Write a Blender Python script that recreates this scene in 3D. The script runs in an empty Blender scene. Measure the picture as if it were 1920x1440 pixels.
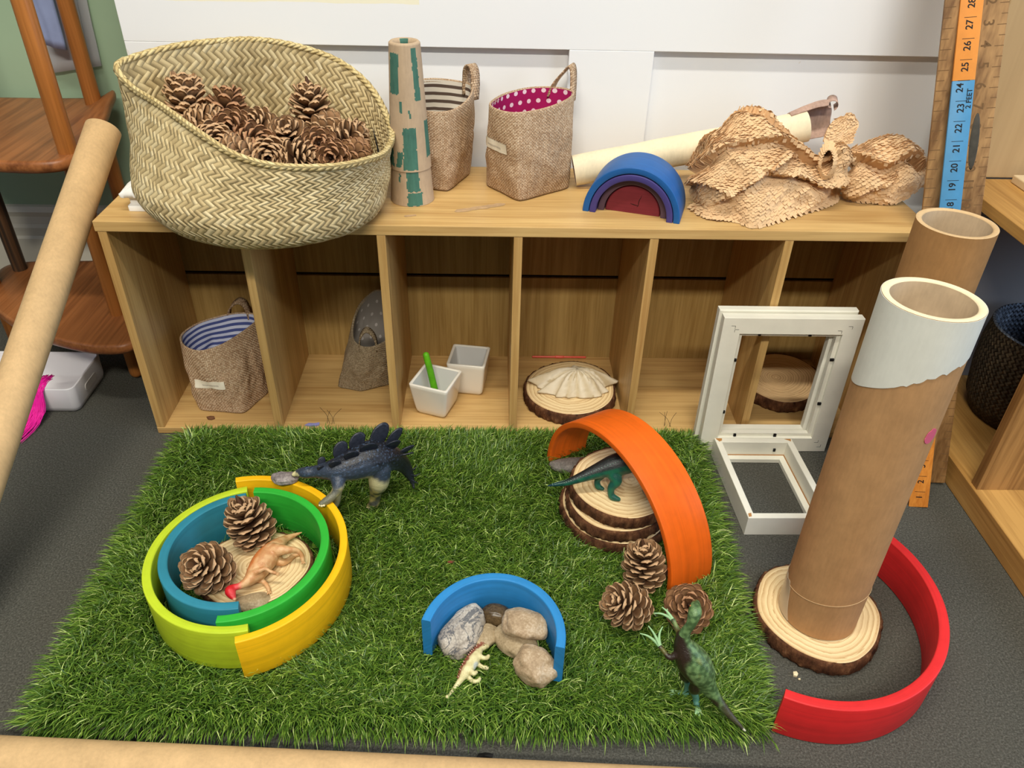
import bpy, bmesh, math, random
import numpy as np
from math import sin, cos, pi, radians, sqrt, atan2, floor
from mathutils import Matrix, Vector, noise

scene = bpy.context.scene
LINK = scene.collection.objects.link

# ------------------------------------------------------------------ camera
def lin(v):
    v = v / 255.0
    return v / 12.92 if v <= 0.04045 else ((v + 0.055) / 1.055) ** 2.4
def rgb(r, g, b):
    return (lin(r), lin(g), lin(b), 1.0)

cam_data = bpy.data.cameras.new('camera')
cam = bpy.data.objects.new('camera', cam_data)
LINK(cam)
PITCH, YAW, ROLL = 0.6168, 0.0317, 0.0269
fwd = Vector((sin(YAW) * cos(PITCH), cos(YAW) * cos(PITCH), -sin(PITCH)))
rt = Vector((cos(YAW), -sin(YAW), 0.0))
up = rt.cross(fwd)
rt2 = rt * cos(ROLL) + up * sin(ROLL)
up2 = -rt * sin(ROLL) + up * cos(ROLL)
cam.matrix_world = Matrix(((rt2.x, up2.x, -fwd.x, 0.5278), (rt2.y, up2.y, -fwd.y, -0.9917),
                           (rt2.z, up2.z, -fwd.z, 0.8071), (0, 0, 0, 1)))
cam_data.sensor_width = 36.0
cam_data.lens = 36.0 * 1472.8 / 1920.0
cam_data.clip_start = 0.02
scene.camera = cam

# ------------------------------------------------------------------ light
scene.view_settings.view_transform = 'Standard'
scene.view_settings.look = 'None'
scene.view_settings.gamma = 1.0
scene.view_settings.exposure = 0.0
scene.cycles.use_denoising = True
scene.cycles.max_bounces = 8
scene.cycles.sample_clamp_indirect = 4.0

world = bpy.data.worlds.new('room_light')
scene.world = world
world.use_nodes = True
world.node_tree.nodes['Background'].inputs['Color'].default_value = (0.86, 0.93, 1.0, 1)
world.node_tree.nodes['Background'].inputs['Strength'].default_value = 0.10

def area(name, loc, target, sx, sy, watts, col):
    d = bpy.data.lights.new(name, 'AREA')
    d.shape = 'RECTANGLE'
    d.size, d.size_y, d.energy, d.color = sx, sy, watts, col
    o = bpy.data.objects.new(name, d)
    LINK(o)
    o.location = loc
    o.rotation_euler = (Vector(target) - Vector(loc)).to_track_quat('-Z', 'Y').to_euler()
    return o
# two ceiling strip lamps (their shadow edges are read off the cabinet and the wall recess)
area('ceiling_strip_lamp', (0.45, -0.70, 2.45), (0.45, -0.70, 0), 1.6, 0.10, 40.0, (1.0, 0.955, 0.85))
area('ceiling_strip_lamp', (0.45, -2.25, 2.45), (0.45, -0.6, 0), 1.6, 0.12, 62.0, (1.0, 0.95, 0.83))
# daylight from windows right and left of the camera
area('window_daylight', (3.3, -1.0, 1.3), (0.6, 0.0, 0.35), 1.4, 1.4, 42.0, (0.60, 0.77, 1.0))
area('window_daylight', (-2.6, -1.4, 1.7), (0.2, 0.2, 0.5), 1.2, 1.4, 6.0, (0.60, 0.77, 1.0))

# ------------------------------------------------------------------ object helpers
COUNT = {}
def part(name, verts, faces, mat=None, parent=None, smooth=True, mats=None, midx=None, uv=None, col=None, label=None, kind=None, base=None):
    """one mesh object; verts are given in world space and moved into the parent's space"""
    v = np.asarray(verts, dtype=np.float64).reshape(-1, 3)
    off = None
    if parent is not None:
        off = np.array(root_loc(parent))
    elif base is not None:
        off = np.array(base)
    if off is not None:
        v = v - off
    me = bpy.data.meshes.new(name)
    me.from_pydata(v.tolist(), [], faces)
    o = bpy.data.objects.new(name, me)
    LINK(o)
    if parent is not None:
        o.parent = parent
    elif base is not None:
        o.location = base
    for m in (mats or ([mat] if mat else [])):
        me.materials.append(m)
    if midx is not None:
        me.polygons.foreach_set('material_index', np.asarray(midx, dtype=np.int32))
    if smooth:
        me.polygons.foreach_set('use_smooth', np.ones(len(me.polygons), dtype=bool))
    if uv is not None:
        l = me.uv_layers.new(name='UVMap')
        li = np.zeros(len(me.loops), dtype=np.int32)
        me.loops.foreach_get('vertex_index', li)
        l.data.foreach_set('uv', np.asarray(uv, dtype=np.float32)[li].ravel())
    if col is not None:
        a = me.color_attributes.new('Col', 'FLOAT_COLOR', 'POINT')
        c = np.ones((len(me.vertices), 4), dtype=np.float32)
        c[:, :3] = np.asarray(col)[:, :3]
        a.data.foreach_set('color', c.ravel())
    me.update()
    if label: o['label'] = label
    if kind: o['kind'] = kind
    return o

def root_loc(o):
    p = Vector((0, 0, 0))
    while o is not None:
        p += Vector(o.location)
        o = o.parent
    return p

def thing(name, label, cat, loc, group=None):
    o = bpy.data.objects.new(name, None)
    LINK(o)
    o.empty_display_size = 0.02
    o.location = loc
    o['label'] = label
    o['category'] = cat
    if group: o['group'] = group
    return o

def tag(o, label, cat, group=None):
    o['label'] = label
    o['category'] = cat
    if group: o['group'] = group
    return o

def struct(o):
    o['kind'] = 'structure'
    return o

def copy_tree(src, loc, rot, scale=1.0, label=None, group=None):
    c = src.copy()
    LINK(c)
    c.location, c.rotation_euler, c.scale = loc, rot, (scale,) * 3
    if label: c['label'] = label
    if group: c['group'] = group
    for ch in list(src.children):
        d = ch.copy()
        LINK(d)
        d.parent = c
    return c

def sharp(o, ang=35):
    """flat/sharp shading across hard edges"""
    me = o.data
    bm = bmesh.new()
    bm.from_mesh(me)
    for e in bm.edges:
        if len(e.link_faces) == 2 and e.calc_face_angle(0) > radians(ang):
            e.smooth = False
    bm.to_mesh(me)
    bm.free()
    return o

# ------------------------------------------------------------------ geometry helpers
class G:
    """collects vertices and faces of one mesh"""
    def __init__(s):
        s.v, s.f, s.uv, s.c, s.m = [], [], [], [], []
    def add(s, v, f, uv=None, c=None, m=0):
        o = len(s.v)
        s.v += [tuple(p) for p in v]
        s.f += [tuple(i + o for i in q) for q in f]
        s.uv += [tuple(q) for q in uv] if uv is not None else [(0, 0)] * len(v)
        if c is not None and len(c) == 3 and np.isscalar(c[0]): c = [c] * len(v)
        s.c += [tuple(q) for q in c] if c is not None else [(1, 1, 1)] * len(v)
        s.m += [m] * len(f)
    def obj(s, name, mat=None, parent=None, **k):
        if 'mats' in k: k.setdefault('midx', s.m)
        return part(name, s.v, s.f, mat, parent, uv=s.uv, col=s.c, **k)

def box_geo(lo, hi, bev=0.0015):
    bm = bmesh.new()
    bmesh.ops.create_cube(bm, size=1.0)
    for v in bm.verts:
        v.co = Vector([lo[i] + (v.co[i] + 0.5) * (hi[i] - lo[i]) for i in range(3)])
    if bev:
        bmesh.ops.bevel(bm, geom=list(bm.edges), offset=bev, segments=2, affect='EDGES', profile=0.5)
    bmesh.ops.recalc_face_normals(bm, faces=list(bm.faces))
    bm.verts.index_update()
    v = [tuple(p.co) for p in bm.verts]
    f = [tuple(p.index for p in q.verts) for q in bm.faces]
    bm.free()
    return v, f

def box(name, lo, hi, mat, parent=None, bev=0.0015, **k):
    v, f = box_geo(lo, hi, bev)
    return part(name, v, f, mat, parent, smooth=False, **k)

def grid_faces(nr, nc, closed=True, flip=False):
    f = []
    for i in range(nr - 1):
        for j in range(nc if closed else nc - 1):
            a, b = i * nc + j, i * nc + (j + 1) % nc
            c, d = b + nc, a + nc
            f.append((a, d, c, b) if flip else (a, b, c, d))
    return f

def loft(rings, closed=True, cap0=False, cap1=False, flip=False):
    nc = len(rings[0])
    v = [tuple(p) for r in rings for p in r]
    f = grid_faces(len(rings), nc, closed, flip)
    n = len(rings)
    if cap0: f.append(tuple(range(nc)) if flip else tuple(reversed(range(nc))))
    if cap1:
        l = list(range((n - 1) * nc, n * nc))
        f.append(tuple(reversed(l)) if flip else tuple(l))
    return v, f

def frames(path):
    path = [Vector(p) for p in path]
    n = len(path)
    T = [(path[min(i + 1, n - 1)] - path[max(i - 1, 0)]).normalized() for i in range(n)]
    u = T[0].cross(Vector((0.31, 0.2, 0.93)))
    if u.length < 0.05: u = T[0].cross(Vector((1, 0, 0)))
    u.normalize()
    out = []
    for i in range(n):
        u = (u - T[i] * u.dot(T[i])).normalized()
        out.append((path[i], T[i], u, T[i].cross(u)))
    return out

def tube_geo(path, rad, n=12, cap=True, sy=1.0):
    """tube along path; rad scalar or list; rounded end caps"""
    if np.isscalar(rad): rad = [rad] * len(path)
    fr = frames(path)
    rings = []
    def ring(p, u, w, r):
        return [p + u * (r * cos(2 * pi * k / n)) + w * (r * sy * sin(2 * pi * k / n)) for k in range(n)]
    if cap:
        p, t, u, w = fr[0]
        for a in (80, 50, 25):
            rings.append(ring(p - t * rad[0] * sin(radians(a)), u, w, rad[0] * cos(radians(a))))
    for (p, t, u, w), r in zip(fr, rad):
        rings.append(ring(p, u, w, r))
    if cap:
        p, t, u, w = fr[-1]
        for a in (25, 50, 80):
            rings.append(ring(p + t * rad[-1] * sin(radians(a)), u, w, rad[-1] * cos(radians(a))))
    return loft(rings, True, True, True)

def spline(pts, n, closed=False):
    """Catmull-Rom through points of any dimension"""
    P = np.asarray(pts, float)
    m = len(P)
    out = []
    tot = m if closed else m - 1
    for k in range(n):
        t = k / n * tot if closed else k / (n - 1) * tot
        i = min(int(t), tot - 1)
        s = t - i
        if closed:
            a, b, c, d = P[(i - 1) % m], P[i % m], P[(i + 1) % m], P[(i + 2) % m]
        else:
            b, c = P[i], P[i + 1]
            a = P[i - 1] if i > 0 else 2 * b - c
            d = P[i + 2] if i + 2 < m else 2 * c - b
        out.append(0.5 * (2 * b + (c - a) * s + (2 * a - 5 * b + 4 * c - d) * s * s + (3 * b - a - 3 * c + d) * s ** 3))
    return np.array(out)

def sphere_geo(c, r, nu=12, nv=8, sc=(1, 1, 1)):
    rings = []
    for i in range(nv + 1):
        a = -pi / 2 + pi * max(0.02, min(0.98, i / nv))
        rings.append([(c[0] + r * sc[0] * cos(a) * cos(2 * pi * k / nu), c[1] + r * sc[1] * cos(a) * sin(2 * pi * k / nu), c[2] + r * sc[2] * sin(a)) for k in range(nu)])
    return loft(rings, True, True, True)

def nz(x, y=0.0, z=0.0):
    return noise.noise(Vector((x, y, z)))

# ------------------------------------------------------------------ material helpers
NT = None
class X:
    """socket wrapper for short node maths"""
    def __init__(s, k): s.k = k
    def _b(a, op, b, rev=False):
        n = NT.nodes.new('ShaderNodeMath'); n.operation = op
        for i, q in enumerate((b, a) if rev else (a, b)):
            if isinstance(q, X): NT.links.new(q.k, n.inputs[i])
            elif q is not None: n.inputs[i].default_value = q
        return X(n.outputs[0])
    def __add__(s, o): return s._b('ADD', o)
    __radd__ = __add__
    def __mul__(s, o): return s._b('MULTIPLY', o)
    __rmul__ = __mul__
    def __sub__(s, o): return s._b('SUBTRACT', o)
    def __rsub__(s, o): return s._b('SUBTRACT', o, True)
    def __truediv__(s, o): return s._b('DIVIDE', o)
    def __lt__(s, o): return s._b('LESS_THAN', o)
    def __gt__(s, o): return s._b('GREATER_THAN', o)
    def __mod__(s, o): return s._b('FLOORED_MODULO', o)
    def __pow__(s, o): return s._b('POWER', o)
    def floor(s): return s._b('FLOOR', None)
    def frac(s): return s._b('FRACT', None)
    def sin(s): return s._b('SINE', None)
    def abs(s): return s._b('ABSOLUTE', None)
    def sqrt(s): return s._b('SQRT', None)
    def max(s, o): return s._b('MAXIMUM', o)
    def min(s, o): return s._b('MINIMUM', o)

def new_mat(name, rough=0.6, spec=0.3):
    global NT
    m = bpy.data.materials.new(name)
    m.use_nodes = True
    NT = m.node_tree
    b = NT.nodes['Principled BSDF']
    b.inputs['Roughness'].default_value = rough
    b.inputs['Specular IOR Level'].default_value = spec
    return m, b
def lk(a, b): NT.links.new(a.k if isinstance(a, X) else a, b)
def coords(kind='Object', scale=(1, 1, 1), rot=(0, 0, 0)):
    t = NT.nodes.new('ShaderNodeTexCoord')
    mp = NT.nodes.new('ShaderNodeMapping')
    mp.inputs['Scale'].default_value = scale
    mp.inputs['Rotation'].default_value = rot
    lk(t.outputs[kind], mp.inputs['Vector'])
    return mp.outputs[0]
def xyz(v):
    n = NT.nodes.new('ShaderNodeSeparateXYZ')
    lk(v, n.inputs[0])
    return X(n.outputs[0]), X(n.outputs[1]), X(n.outputs[2])
def comb(x, y, z=0.0):
    n = NT.nodes.new('ShaderNodeCombineXYZ')
    for i, q in enumerate((x, y, z)):
        if isinstance(q, X): lk(q, n.inputs[i])
        else: n.inputs[i].default_value = q
    return n.outputs[0]
def noise_t(v, scale, detail=4, rough=0.55, dist=0.0):
    n = NT.nodes.new('ShaderNodeTexNoise')
    n.inputs['Scale'].default_value = scale
    n.inputs['Detail'].default_value = detail
    n.inputs['Roughness'].default_value = rough
    n.inputs['Distortion'].default_value = dist
    lk(v, n.inputs['Vector'])
    return X(n.outputs['Fac'])
def white(v):
    n = NT.nodes.new('ShaderNodeTexWhiteNoise')
    n.noise_dimensions = '3D'
    lk(v, n.inputs['Vector'])
    return X(n.outputs['Value'])
def ramp(fac, stops):
    n = NT.nodes.new('ShaderNodeValToRGB')
    e = n.color_ramp.elements
    while len(e) < len(stops): e.new(0.5)
    for q, (p, c) in zip(e, stops):
        q.position, q.color = p, c
    lk(fac, n.inputs[0])
    return n.outputs[0]
def mix(fac, a, b, mode='MIX'):
    n = NT.nodes.new('ShaderNodeMix')
    n.data_type = 'RGBA'
    n.blend_type = mode
    for s, q in ((n.inputs[0], fac), (n.inputs[6], a), (n.inputs[7], b)):
        if isinstance(q, (tuple, float, int)): s.default_value = q
        else: lk(q, s)
    return n.outputs[2]
def bump(b, h, strength=0.4, dist=0.002):
    n = NT.nodes.new('ShaderNodeBump')
    n.inputs['Strength'].default_value = strength
    n.inputs['Distance'].default_value = dist
    lk(h, n.inputs['Height'])
    lk(n.outputs[0], b.inputs['Normal'])
def attr(name='Col'):
    n = NT.nodes.new('ShaderNodeAttribute')
    n.attribute_name = name
    return n.outputs['Color']
# ------------------------------------------------------------------ materials
def wood_mat(name, light, dark, axis, scale=1.0, rough=0.42, contrast=1.0, spec=0.35):
    m, b = new_mat(name, rough, spec)
    sc = {'x': (2.2, 38, 38), 'y': (38, 2.2, 38), 'z': (38, 38, 2.2)}[axis]
    v = coords('Object', tuple(q * scale for q in sc))
    a = noise_t(v, 1.0, 5, 0.6, 0.6)
    sc2 = {'x': (7, 260, 260), 'y': (260, 7, 260), 'z': (260, 260, 7)}[axis]
    c = noise_t(coords('Object', tuple(q * scale for q in sc2)), 1.0, 2, 0.5)
    f = (a - 0.5) * 1.6 * contrast + (c - 0.5) * 0.9 * contrast + 0.5
    lk(ramp(f, [(0.15, dark), (0.75, light)]), b.inputs['Base Color'])
    bump(b, c, 0.08, 0.0006)
    return m
BL, BD = rgb(210, 174, 114), rgb(180, 140, 84)
beech_x = wood_mat('beech_grain_long', BL, BD, 'x')
beech_z = wood_mat('beech_grain_upright', rgb(206, 168, 106), rgb(172, 130, 74), 'z')
beech_y = wood_mat('beech_grain_deep', rgb(208, 162, 104), rgb(176, 126, 72), 'y')
beech_edge = wood_mat('beech_edge', rgb(216, 168, 100), rgb(176, 124, 66), 'z', 1.3)
oak_back = wood_mat('oak_back_panel', rgb(180, 148, 90), rgb(144, 112, 60), 'z', 1.4, contrast=0.8)
stand_wood = wood_mat('red_brown_wood', rgb(160, 100, 56), rgb(114, 66, 34), 'y', 0.8, 0.38)
post_wood = wood_mat('honey_brown_wood', rgb(178, 112, 54), rgb(134, 80, 34), 'z', 0.9, 0.35)
shelf_wood = wood_mat('oak_shelf', rgb(196, 150, 84), rgb(158, 114, 58), 'y', 1.0)
shelf_side = wood_mat('oak_shelf_side', rgb(176, 132, 78), rgb(120, 82, 42), 'z', 0.8, contrast=1.2)
beige_board = wood_mat('beige_board', rgb(190, 160, 116), rgb(168, 138, 96), 'z', 0.5, 0.55, 0.5)

def plain(name, c, rough=0.5, spec=0.3, n_amt=0.0, n_scale=40, bmp=0.0, bscale=200):
    m, b = new_mat(name, rough, spec)
    if n_amt:
        f = noise_t(coords(), n_scale, 4)
        d = tuple(q * (1 - n_amt) for q in c[:3]) + (1,)
        l = tuple(min(1, q * (1 + n_amt * 0.6)) for q in c[:3]) + (1,)
        lk(ramp(f, [(0.3, d), (0.7, l)]), b.inputs['Base Color'])
    else:
        b.inputs['Base Color'].default_value = c
    if bmp:
        bump(b, noise_t(coords(), bscale, 4), bmp, 0.001)
    return m

# white wall paint with a strip of bare cream plaster near the top and a few scuffs
wall_paint, b = new_mat('white_wall_paint', 0.5, 0.3)
px, py, pz = xyz(coords())
n1 = noise_t(coords(), 7, 5)
patch = (pz + (n1 - 0.5) * 0.012 > 0.597) * (px < 0.42) * (px > 0.02)
sp = noise_t(coords('Object', (1, 1, 1)), 16, 3)
scuff = (sp > 0.72) * 0.25
c1 = mix(patch, rgb(236, 236, 236), rgb(240, 234, 208))
lk(mix(scuff, c1, rgb(206, 186, 160)), b.inputs['Base Color'])
bump(b, noise_t(coords(), 120, 3), 0.06, 0.001)

green_paint = plain('sage_green_paint', rgb(158, 182, 152), 0.55, 0.3, 0.06, 5, 0.04)
cream_paint = plain('cream_gloss_paint', rgb(222, 214, 196), 0.35, 0.4, 0.05, 12)

carpet, b = new_mat('charcoal_carpet', 0.95, 0.1)
f = noise_t(coords(), 420, 3, 0.7)
g = noise_t(coords(), 9, 4)
lk(mix(g * 0.5, ramp(f, [(0.30, rgb(52, 52, 48)), (0.52, rgb(86, 86, 80)), (0.75, rgb(128, 127, 118))]), rgb(92, 88, 78)), b.inputs['Base Color'])
bump(b, f, 0.9, 0.003)

def weave_mat(name, cols, strand, twill=1, bstr=0.7, rot45=False, gap=rgb(70, 55, 35), rough=0.8, gapw=0.12, aspect=1.0):
    """woven strands from the UV map (metres)"""
    m, b = new_mat(name, rough, 0.2)
    u, v, _ = xyz(coords('UV'))
    if rot45:
        u, v = (u + v) * 0.7071, (u - v) * 0.7071
    w = noise_t(coords('UV'), 30, 2)
    u = u * (1.0 / strand) + (w - 0.5) * 0.8
    v = v * (1.0 / (strand * aspect)) + (w - 0.5) * 0.8
    i, j = u.floor(), v.floor()
    fu, fv = u.frac(), v.frac()
    per = 2.0 * twill
    k = (i - j) % per
    over = k < (per / 2)
    # position along the visible strand inside its float
    au = ((u - j) % per) * (1.0 / twill)
    av = ((v - i) % per) * (1.0 / twill)
    hu = (fu * pi).sin()
    hv = (fv * pi).sin()
    h = over * hu + (1.0 - over) * hv
    id1 = white(comb(i, ((v - i) * (1.0 / per)).floor(), 1.0))
    id2 = white(comb(j, ((u - j) * (1.0 / per)).floor(), 7.0))
    r = over * id1 + (1.0 - over) * id2
    big = noise_t(coords('UV'), 5, 3)
    cc = ramp(r * 0.75 + (big - 0.5) * 0.9 + 0.12, [(k_ / (len(cols) - 1), c_) for k_, c_ in enumerate(cols)])
    edge = h < (gapw * 3.1)
    lk(mix(edge * (0.5 if rot45 else 0.75), cc, gap), b.inputs['Base Color'])
    bump(b, h, bstr, strand * 0.35)
    return m
seagrass = weave_mat('woven_seagrass', [rgb(164, 144, 104), rgb(194, 172, 126), rgb(212, 192, 146), rgb(224, 208, 168)], 0.0068, 2, 0.6, True, rgb(120, 102, 64), 0.7, 0.08)
seagrass_rim = weave_mat('braided_seagrass', [rgb(182, 158, 106), rgb(210, 188, 134), rgb(224, 206, 156)], 0.006, 2, 0.8, True, rgb(130, 104, 60), 0.65)
burlap = weave_mat('burlap', [rgb(170, 138, 108), rgb(202, 172, 140), rgb(226, 202, 172)], 0.0021, 1, 0.9, False, rgb(132, 102, 74), 0.9, 0.12)
burlap_grey = weave_mat('greyish_burlap', [rgb(140, 122, 96), rgb(168, 150, 122), rgb(192, 174, 146)], 0.0021, 1, 0.9, False, rgb(106, 88, 64), 0.9, 0.12)
knit_dark = weave_mat('dark_knitted_cord', [rgb(60, 64, 74), rgb(88, 96, 110), rgb(120, 130, 146)], 0.006, 1, 1.0, True, rgb(14, 14, 16), 0.85, 0.14)
knit_brown = weave_mat('dark_brown_cord', [rgb(52, 44, 32), rgb(76, 64, 48), rgb(96, 82, 60)], 0.006, 1, 1.0, True, rgb(12, 10, 8), 0.85, 0.14)

def stripes_mat(name, a, c, period, duty=0.42):
    m, b = new_mat(name, 0.85, 0.1)
    u, v, _ = xyz(coords('UV'))
    w = noise_t(coords('UV'), 14, 2)
    s = ((v + (w - 0.5) * 0.006) * (1.0 / period)).frac() < duty
    lk(mix(s, a, c), b.inputs['Base Color'])
    bump(b, noise_t(coords('UV'), 700, 2), 0.2, 0.0006)
    return m
lining_brown = stripes_mat('brown_and_cream_stripes', rgb(226, 216, 200), rgb(96, 80, 70), 0.0105)
lining_blue = stripes_mat('blue_and_white_stripes', rgb(196, 200, 222), rgb(74, 84, 140), 0.0085, 0.5)

def dots_mat(name, a, c, step, r):
    m, b = new_mat(name, 0.85, 0.1)
    u, v, _ = xyz(coords('UV'))
    row = (v * (1.0 / step)).floor()
    fu = (u * (1.0 / step) + (row % 2.0) * 0.5).frac() - 0.5
    fv = (v * (1.0 / step)).frac() - 0.5
    d = (fu * fu + fv * fv).sqrt()
    lk(mix(d < r, a, c), b.inputs['Base Color'])
    bump(b, noise_t(coords('UV'), 700, 2), 0.2, 0.0006)
    return m
lining_dots = dots_mat('magenta_with_white_dots', rgb(166, 30, 92), rgb(240, 216, 222), 0.0145, 0.22)
lining_grey = dots_mat('grey_with_pale_spots', rgb(150, 142, 134), rgb(196, 188, 182), 0.017, 0.14)

def card_mat(name, c, var=0.16, rough=0.75, fib=1.0):
    m, b = new_mat(name, rough, 0.2)
    f = noise_t(coords(), 26, 5, 0.65)
    g = noise_t(coords('Object', (300, 300, 60)), 1.0, 2)
    d = tuple(q * (1 - var) for q in c[:3]) + (1,)
    l = tuple(min(1, q * (1 + var * 0.8)) for q in c[:3]) + (1,)
    lk(ramp((f - 0.5) * 1.0 + (g - 0.5) * 0.5 * fib + 0.5, [(0.25, d), (0.75, l)]), b.inputs['Base Color'])
    bump(b, g, 0.15, 0.0006)
    return m
card = card_mat('brown_cardboard', rgb(180, 138, 94))
card_pale = card_mat('pale_cardboard', rgb(204, 170, 124))
card_dark = card_mat('dark_brown_cardboard', rgb(164, 122, 76))
card_in = card_mat('cardboard_inside', rgb(166, 144, 116))
card_edge = card_mat('cardboard_cut_edge', rgb(206, 174, 130), 0.12)
card_white = card_mat('white_paper_wrap', rgb(216, 216, 206), 0.06)
card_white_edge = card_mat('white_tube_cut_edge', rgb(232, 214, 178), 0.08)
clear_tape = plain('clear_tape', rgb(196, 176, 150), 0.2, 0.5, 0.06)
pink_ink = plain('pink_felt_pen', rgb(206, 92, 122), 0.6)
cone_card = card_mat('cone_cardboard', rgb(184, 160, 132), 0.14)
cone_green = card_mat('green_paint_patch', rgb(70, 112, 98), 0.25)
birch = card_mat('cream_bark', rgb(232, 218, 186), 0.10, 0.6)
birch_in = card_mat('pinkish_bark_inside', rgb(178, 148, 132), 0.3, 0.7)
kraft = card_mat('kraft_paper', rgb(222, 186, 142), 0.08, 0.7, 0.4)
kraft_slit_shade = card_mat('kraft_paper_slit_shade', rgb(206, 164, 118), 0.10, 0.7, 0.4)  # base sheet coloured darker so the slits between flaps look shaded

def stain_mat(name, c, rough=0.5, var=0.10):
    """stained wood: colour with a faint curved grain"""
    m, b = new_mat(name, rough, 0.3)
    f = noise_t(coords('UV', (4, 160, 1)), 1.0, 4, 0.6, 0.8)
    g = noise_t(coords(), 60, 3)
    d = tuple(q * (1 - var * 1.5) for q in c[:3]) + (1,)
    l = tuple(min(1, q * (1 + var)) for q in c[:3]) + (1,)
    lk(ramp((f - 0.5) * 1.2 + (g - 0.5) * 0.5 + 0.5, [(0.25, d), (0.75, l)]), b.inputs['Base Color'])
    bump(b, f, 0.12, 0.0005)
    return m
S_RED = stain_mat('red_stain', rgb(216, 44, 46))
S_ORANGE = stain_mat('orange_stain', rgb(230, 102, 22))
S_YELLOW = stain_mat('yellow_stain', rgb(244, 186, 20))
S_LIME = stain_mat('lime_stain', rgb(186, 206, 44))
S_GREEN = stain_mat('green_stain', rgb(48, 172, 54))
S_TEAL = stain_mat('teal_stain', rgb(46, 128, 150))
S_BLUE = stain_mat('sky_blue_stain', rgb(44, 132, 196))
S_DBLUE = stain_mat('deep_blue_stain', rgb(32, 92, 158))
S_VIOLET = stain_mat('violet_stain', rgb(70, 62, 124))
S_MAUVE = stain_mat('mauve_stain', rgb(92, 70, 84))
S_MAROON = stain_mat('maroon_stain', rgb(124, 42, 52))

# sawn wood face: growth rings follow the outline (u = radius, v = angle)
def ring_mat(name, pale, ring, N, warp=1.0):
    m, b = new_mat(name, 0.6, 0.25)
    u, v, _ = xyz(coords('UV'))
    w = noise_t(coords(), 22, 3)
    w2 = noise_t(comb(u * 9.0, 0.0), 2.0, 2)
    r = u * N + (w - 0.5) * 1.6 * warp + (w2 - 0.5) * 2.0
    s = r.frac()
    fine = noise_t(coords(), 500, 2)
    lk(mix((s ** 2.2) * 0.8 + (fine - 0.5) * 0.2, pale, ring), b.inputs['Base Color'])
    return m
rings_a = ring_mat('pine_rings', rgb(236, 212, 164), rgb(186, 144, 92), 12)
rings_b = ring_mat('fine_pine_rings', rgb(222, 188, 140), rgb(166, 124, 80), 17, 0.7)
bark_mat, b = new_mat('rough_bark', 0.9, 0.15)
f = noise_t(coords('Object', (1, 1, 0.45)), 95, 5, 0.65)
lk(ramp(f, [(0.3, rgb(46, 26, 18)), (0.55, rgb(98, 64, 42)), (0.78, rgb(150, 112, 78))]), b.inputs['Base Color'])
bump(b, f, 0.9, 0.004)

def stone_mat(name, c1, c2, c3, rough=0.6, vein=0.0):
    m, b = new_mat(name, rough, 0.35)
    f = noise_t(coords(), 45, 6, 0.62)
    g = noise_t(coords(), 420, 3)
    col = ramp((f - 0.5) * 1.2 + (g - 0.5) * 0.8 + 0.5, [(0.2, c1), (0.5, c2), (0.8, c3)])
    if vein:
        vn = (noise_t(coords(), 30, 5, 0.6, 1.2) - 0.5).abs() < 0.018
        col = mix(vn * vein, col, rgb(96, 96, 98))
    lk(col, b.inputs['Base Color'])
    bump(b, f, 0.25, 0.002)
    return m
stone_pale = stone_mat('pale_grey_stone', rgb(120, 112, 106), rgb(176, 166, 152), rgb(208, 200, 188), 0.55, 0.9)
stone_tan = stone_mat('tan_stone', rgb(134, 116, 86), rgb(164, 144, 112), rgb(190, 172, 142))
stone_tan2 = stone_mat('warm_tan_stone', rgb(142, 118, 90), rgb(176, 152, 122), rgb(206, 188, 164))
stone_brown = stone_mat('dark_brown_stone', rgb(54, 42, 28), rgb(84, 68, 46), rgb(112, 92, 64), 0.25)
stone_grey = stone_mat('grey_slate', rgb(84, 80, 76), rgb(118, 112, 106), rgb(150, 142, 134), 0.7)
stone_purple = stone_mat('purplish_grey_stone', rgb(96, 88, 88), rgb(134, 124, 122), rgb(172, 162, 156), 0.7)

# vertex-coloured materials
def vcol_mat(name, rough, spec=0.4, bstr=0.0, bscale=600, var=0.0):
    m, b = new_mat(name, rough, spec)
    col = attr()
    if var:
        col = mix((noise_t(coords(), 260, 4) - 0.5) * var + 0.5 * var, col, rgb(20, 16, 10))
    lk(col, b.inputs['Base Color'])
    if bstr: bump(b, noise_t(coords(), bscale, 3), bstr, 0.0012)
    return m
toy_mat = vcol_mat('painted_toy_rubber', 0.36, 0.5, 0.5, 700, 0.12)
cone_mat = vcol_mat('pine_cone_scales', 0.65, 0.3, 0.3, 500, 0.10)
grass_mat = vcol_mat('artificial_grass_blade', 0.42, 0.4)
grass_base = plain('artificial_grass_backing', rgb(38, 62, 20), 0.9, 0.1, 0.3, 120)

white_gloss = plain('white_glazed_ceramic', rgb(232, 226, 214), 0.12, 0.5)
ceramic_in = plain('ceramic_inside', rgb(206, 204, 200), 0.25, 0.5)
white_frame = plain('white_frame_paint', rgb(232, 229, 214), 0.5, 0.3, 0.05, 30)
frame_wood = plain('bare_fibreboard', rgb(176, 126, 72), 0.8)
black_clip = plain('black_metal_clip', rgb(18, 16, 18), 0.5)
plaster = plain('white_plaster', rgb(238, 236, 230), 0.5, 0.3, 0.03, 40)
white_plastic = plain('white_plastic', rgb(226, 222, 224), 0.35, 0.4)
shell_mat = vcol_mat('chalky_shell', 0.6, 0.3, 0.5, 160, 0.12)
pink_fluff = plain('hot_pink_feather', rgb(236, 30, 160), 0.6)
blue_cloth = plain('folded_blue_plastic', rgb(150, 164, 204), 0.4, 0.4, 0.1, 30)
clear_plastic, b = new_mat('clear_plastic_film', 0.15, 0.5)
b.inputs['Base Color'].default_value = rgb(214, 214, 218)
b.inputs['Alpha'].default_value = 0.55
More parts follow.
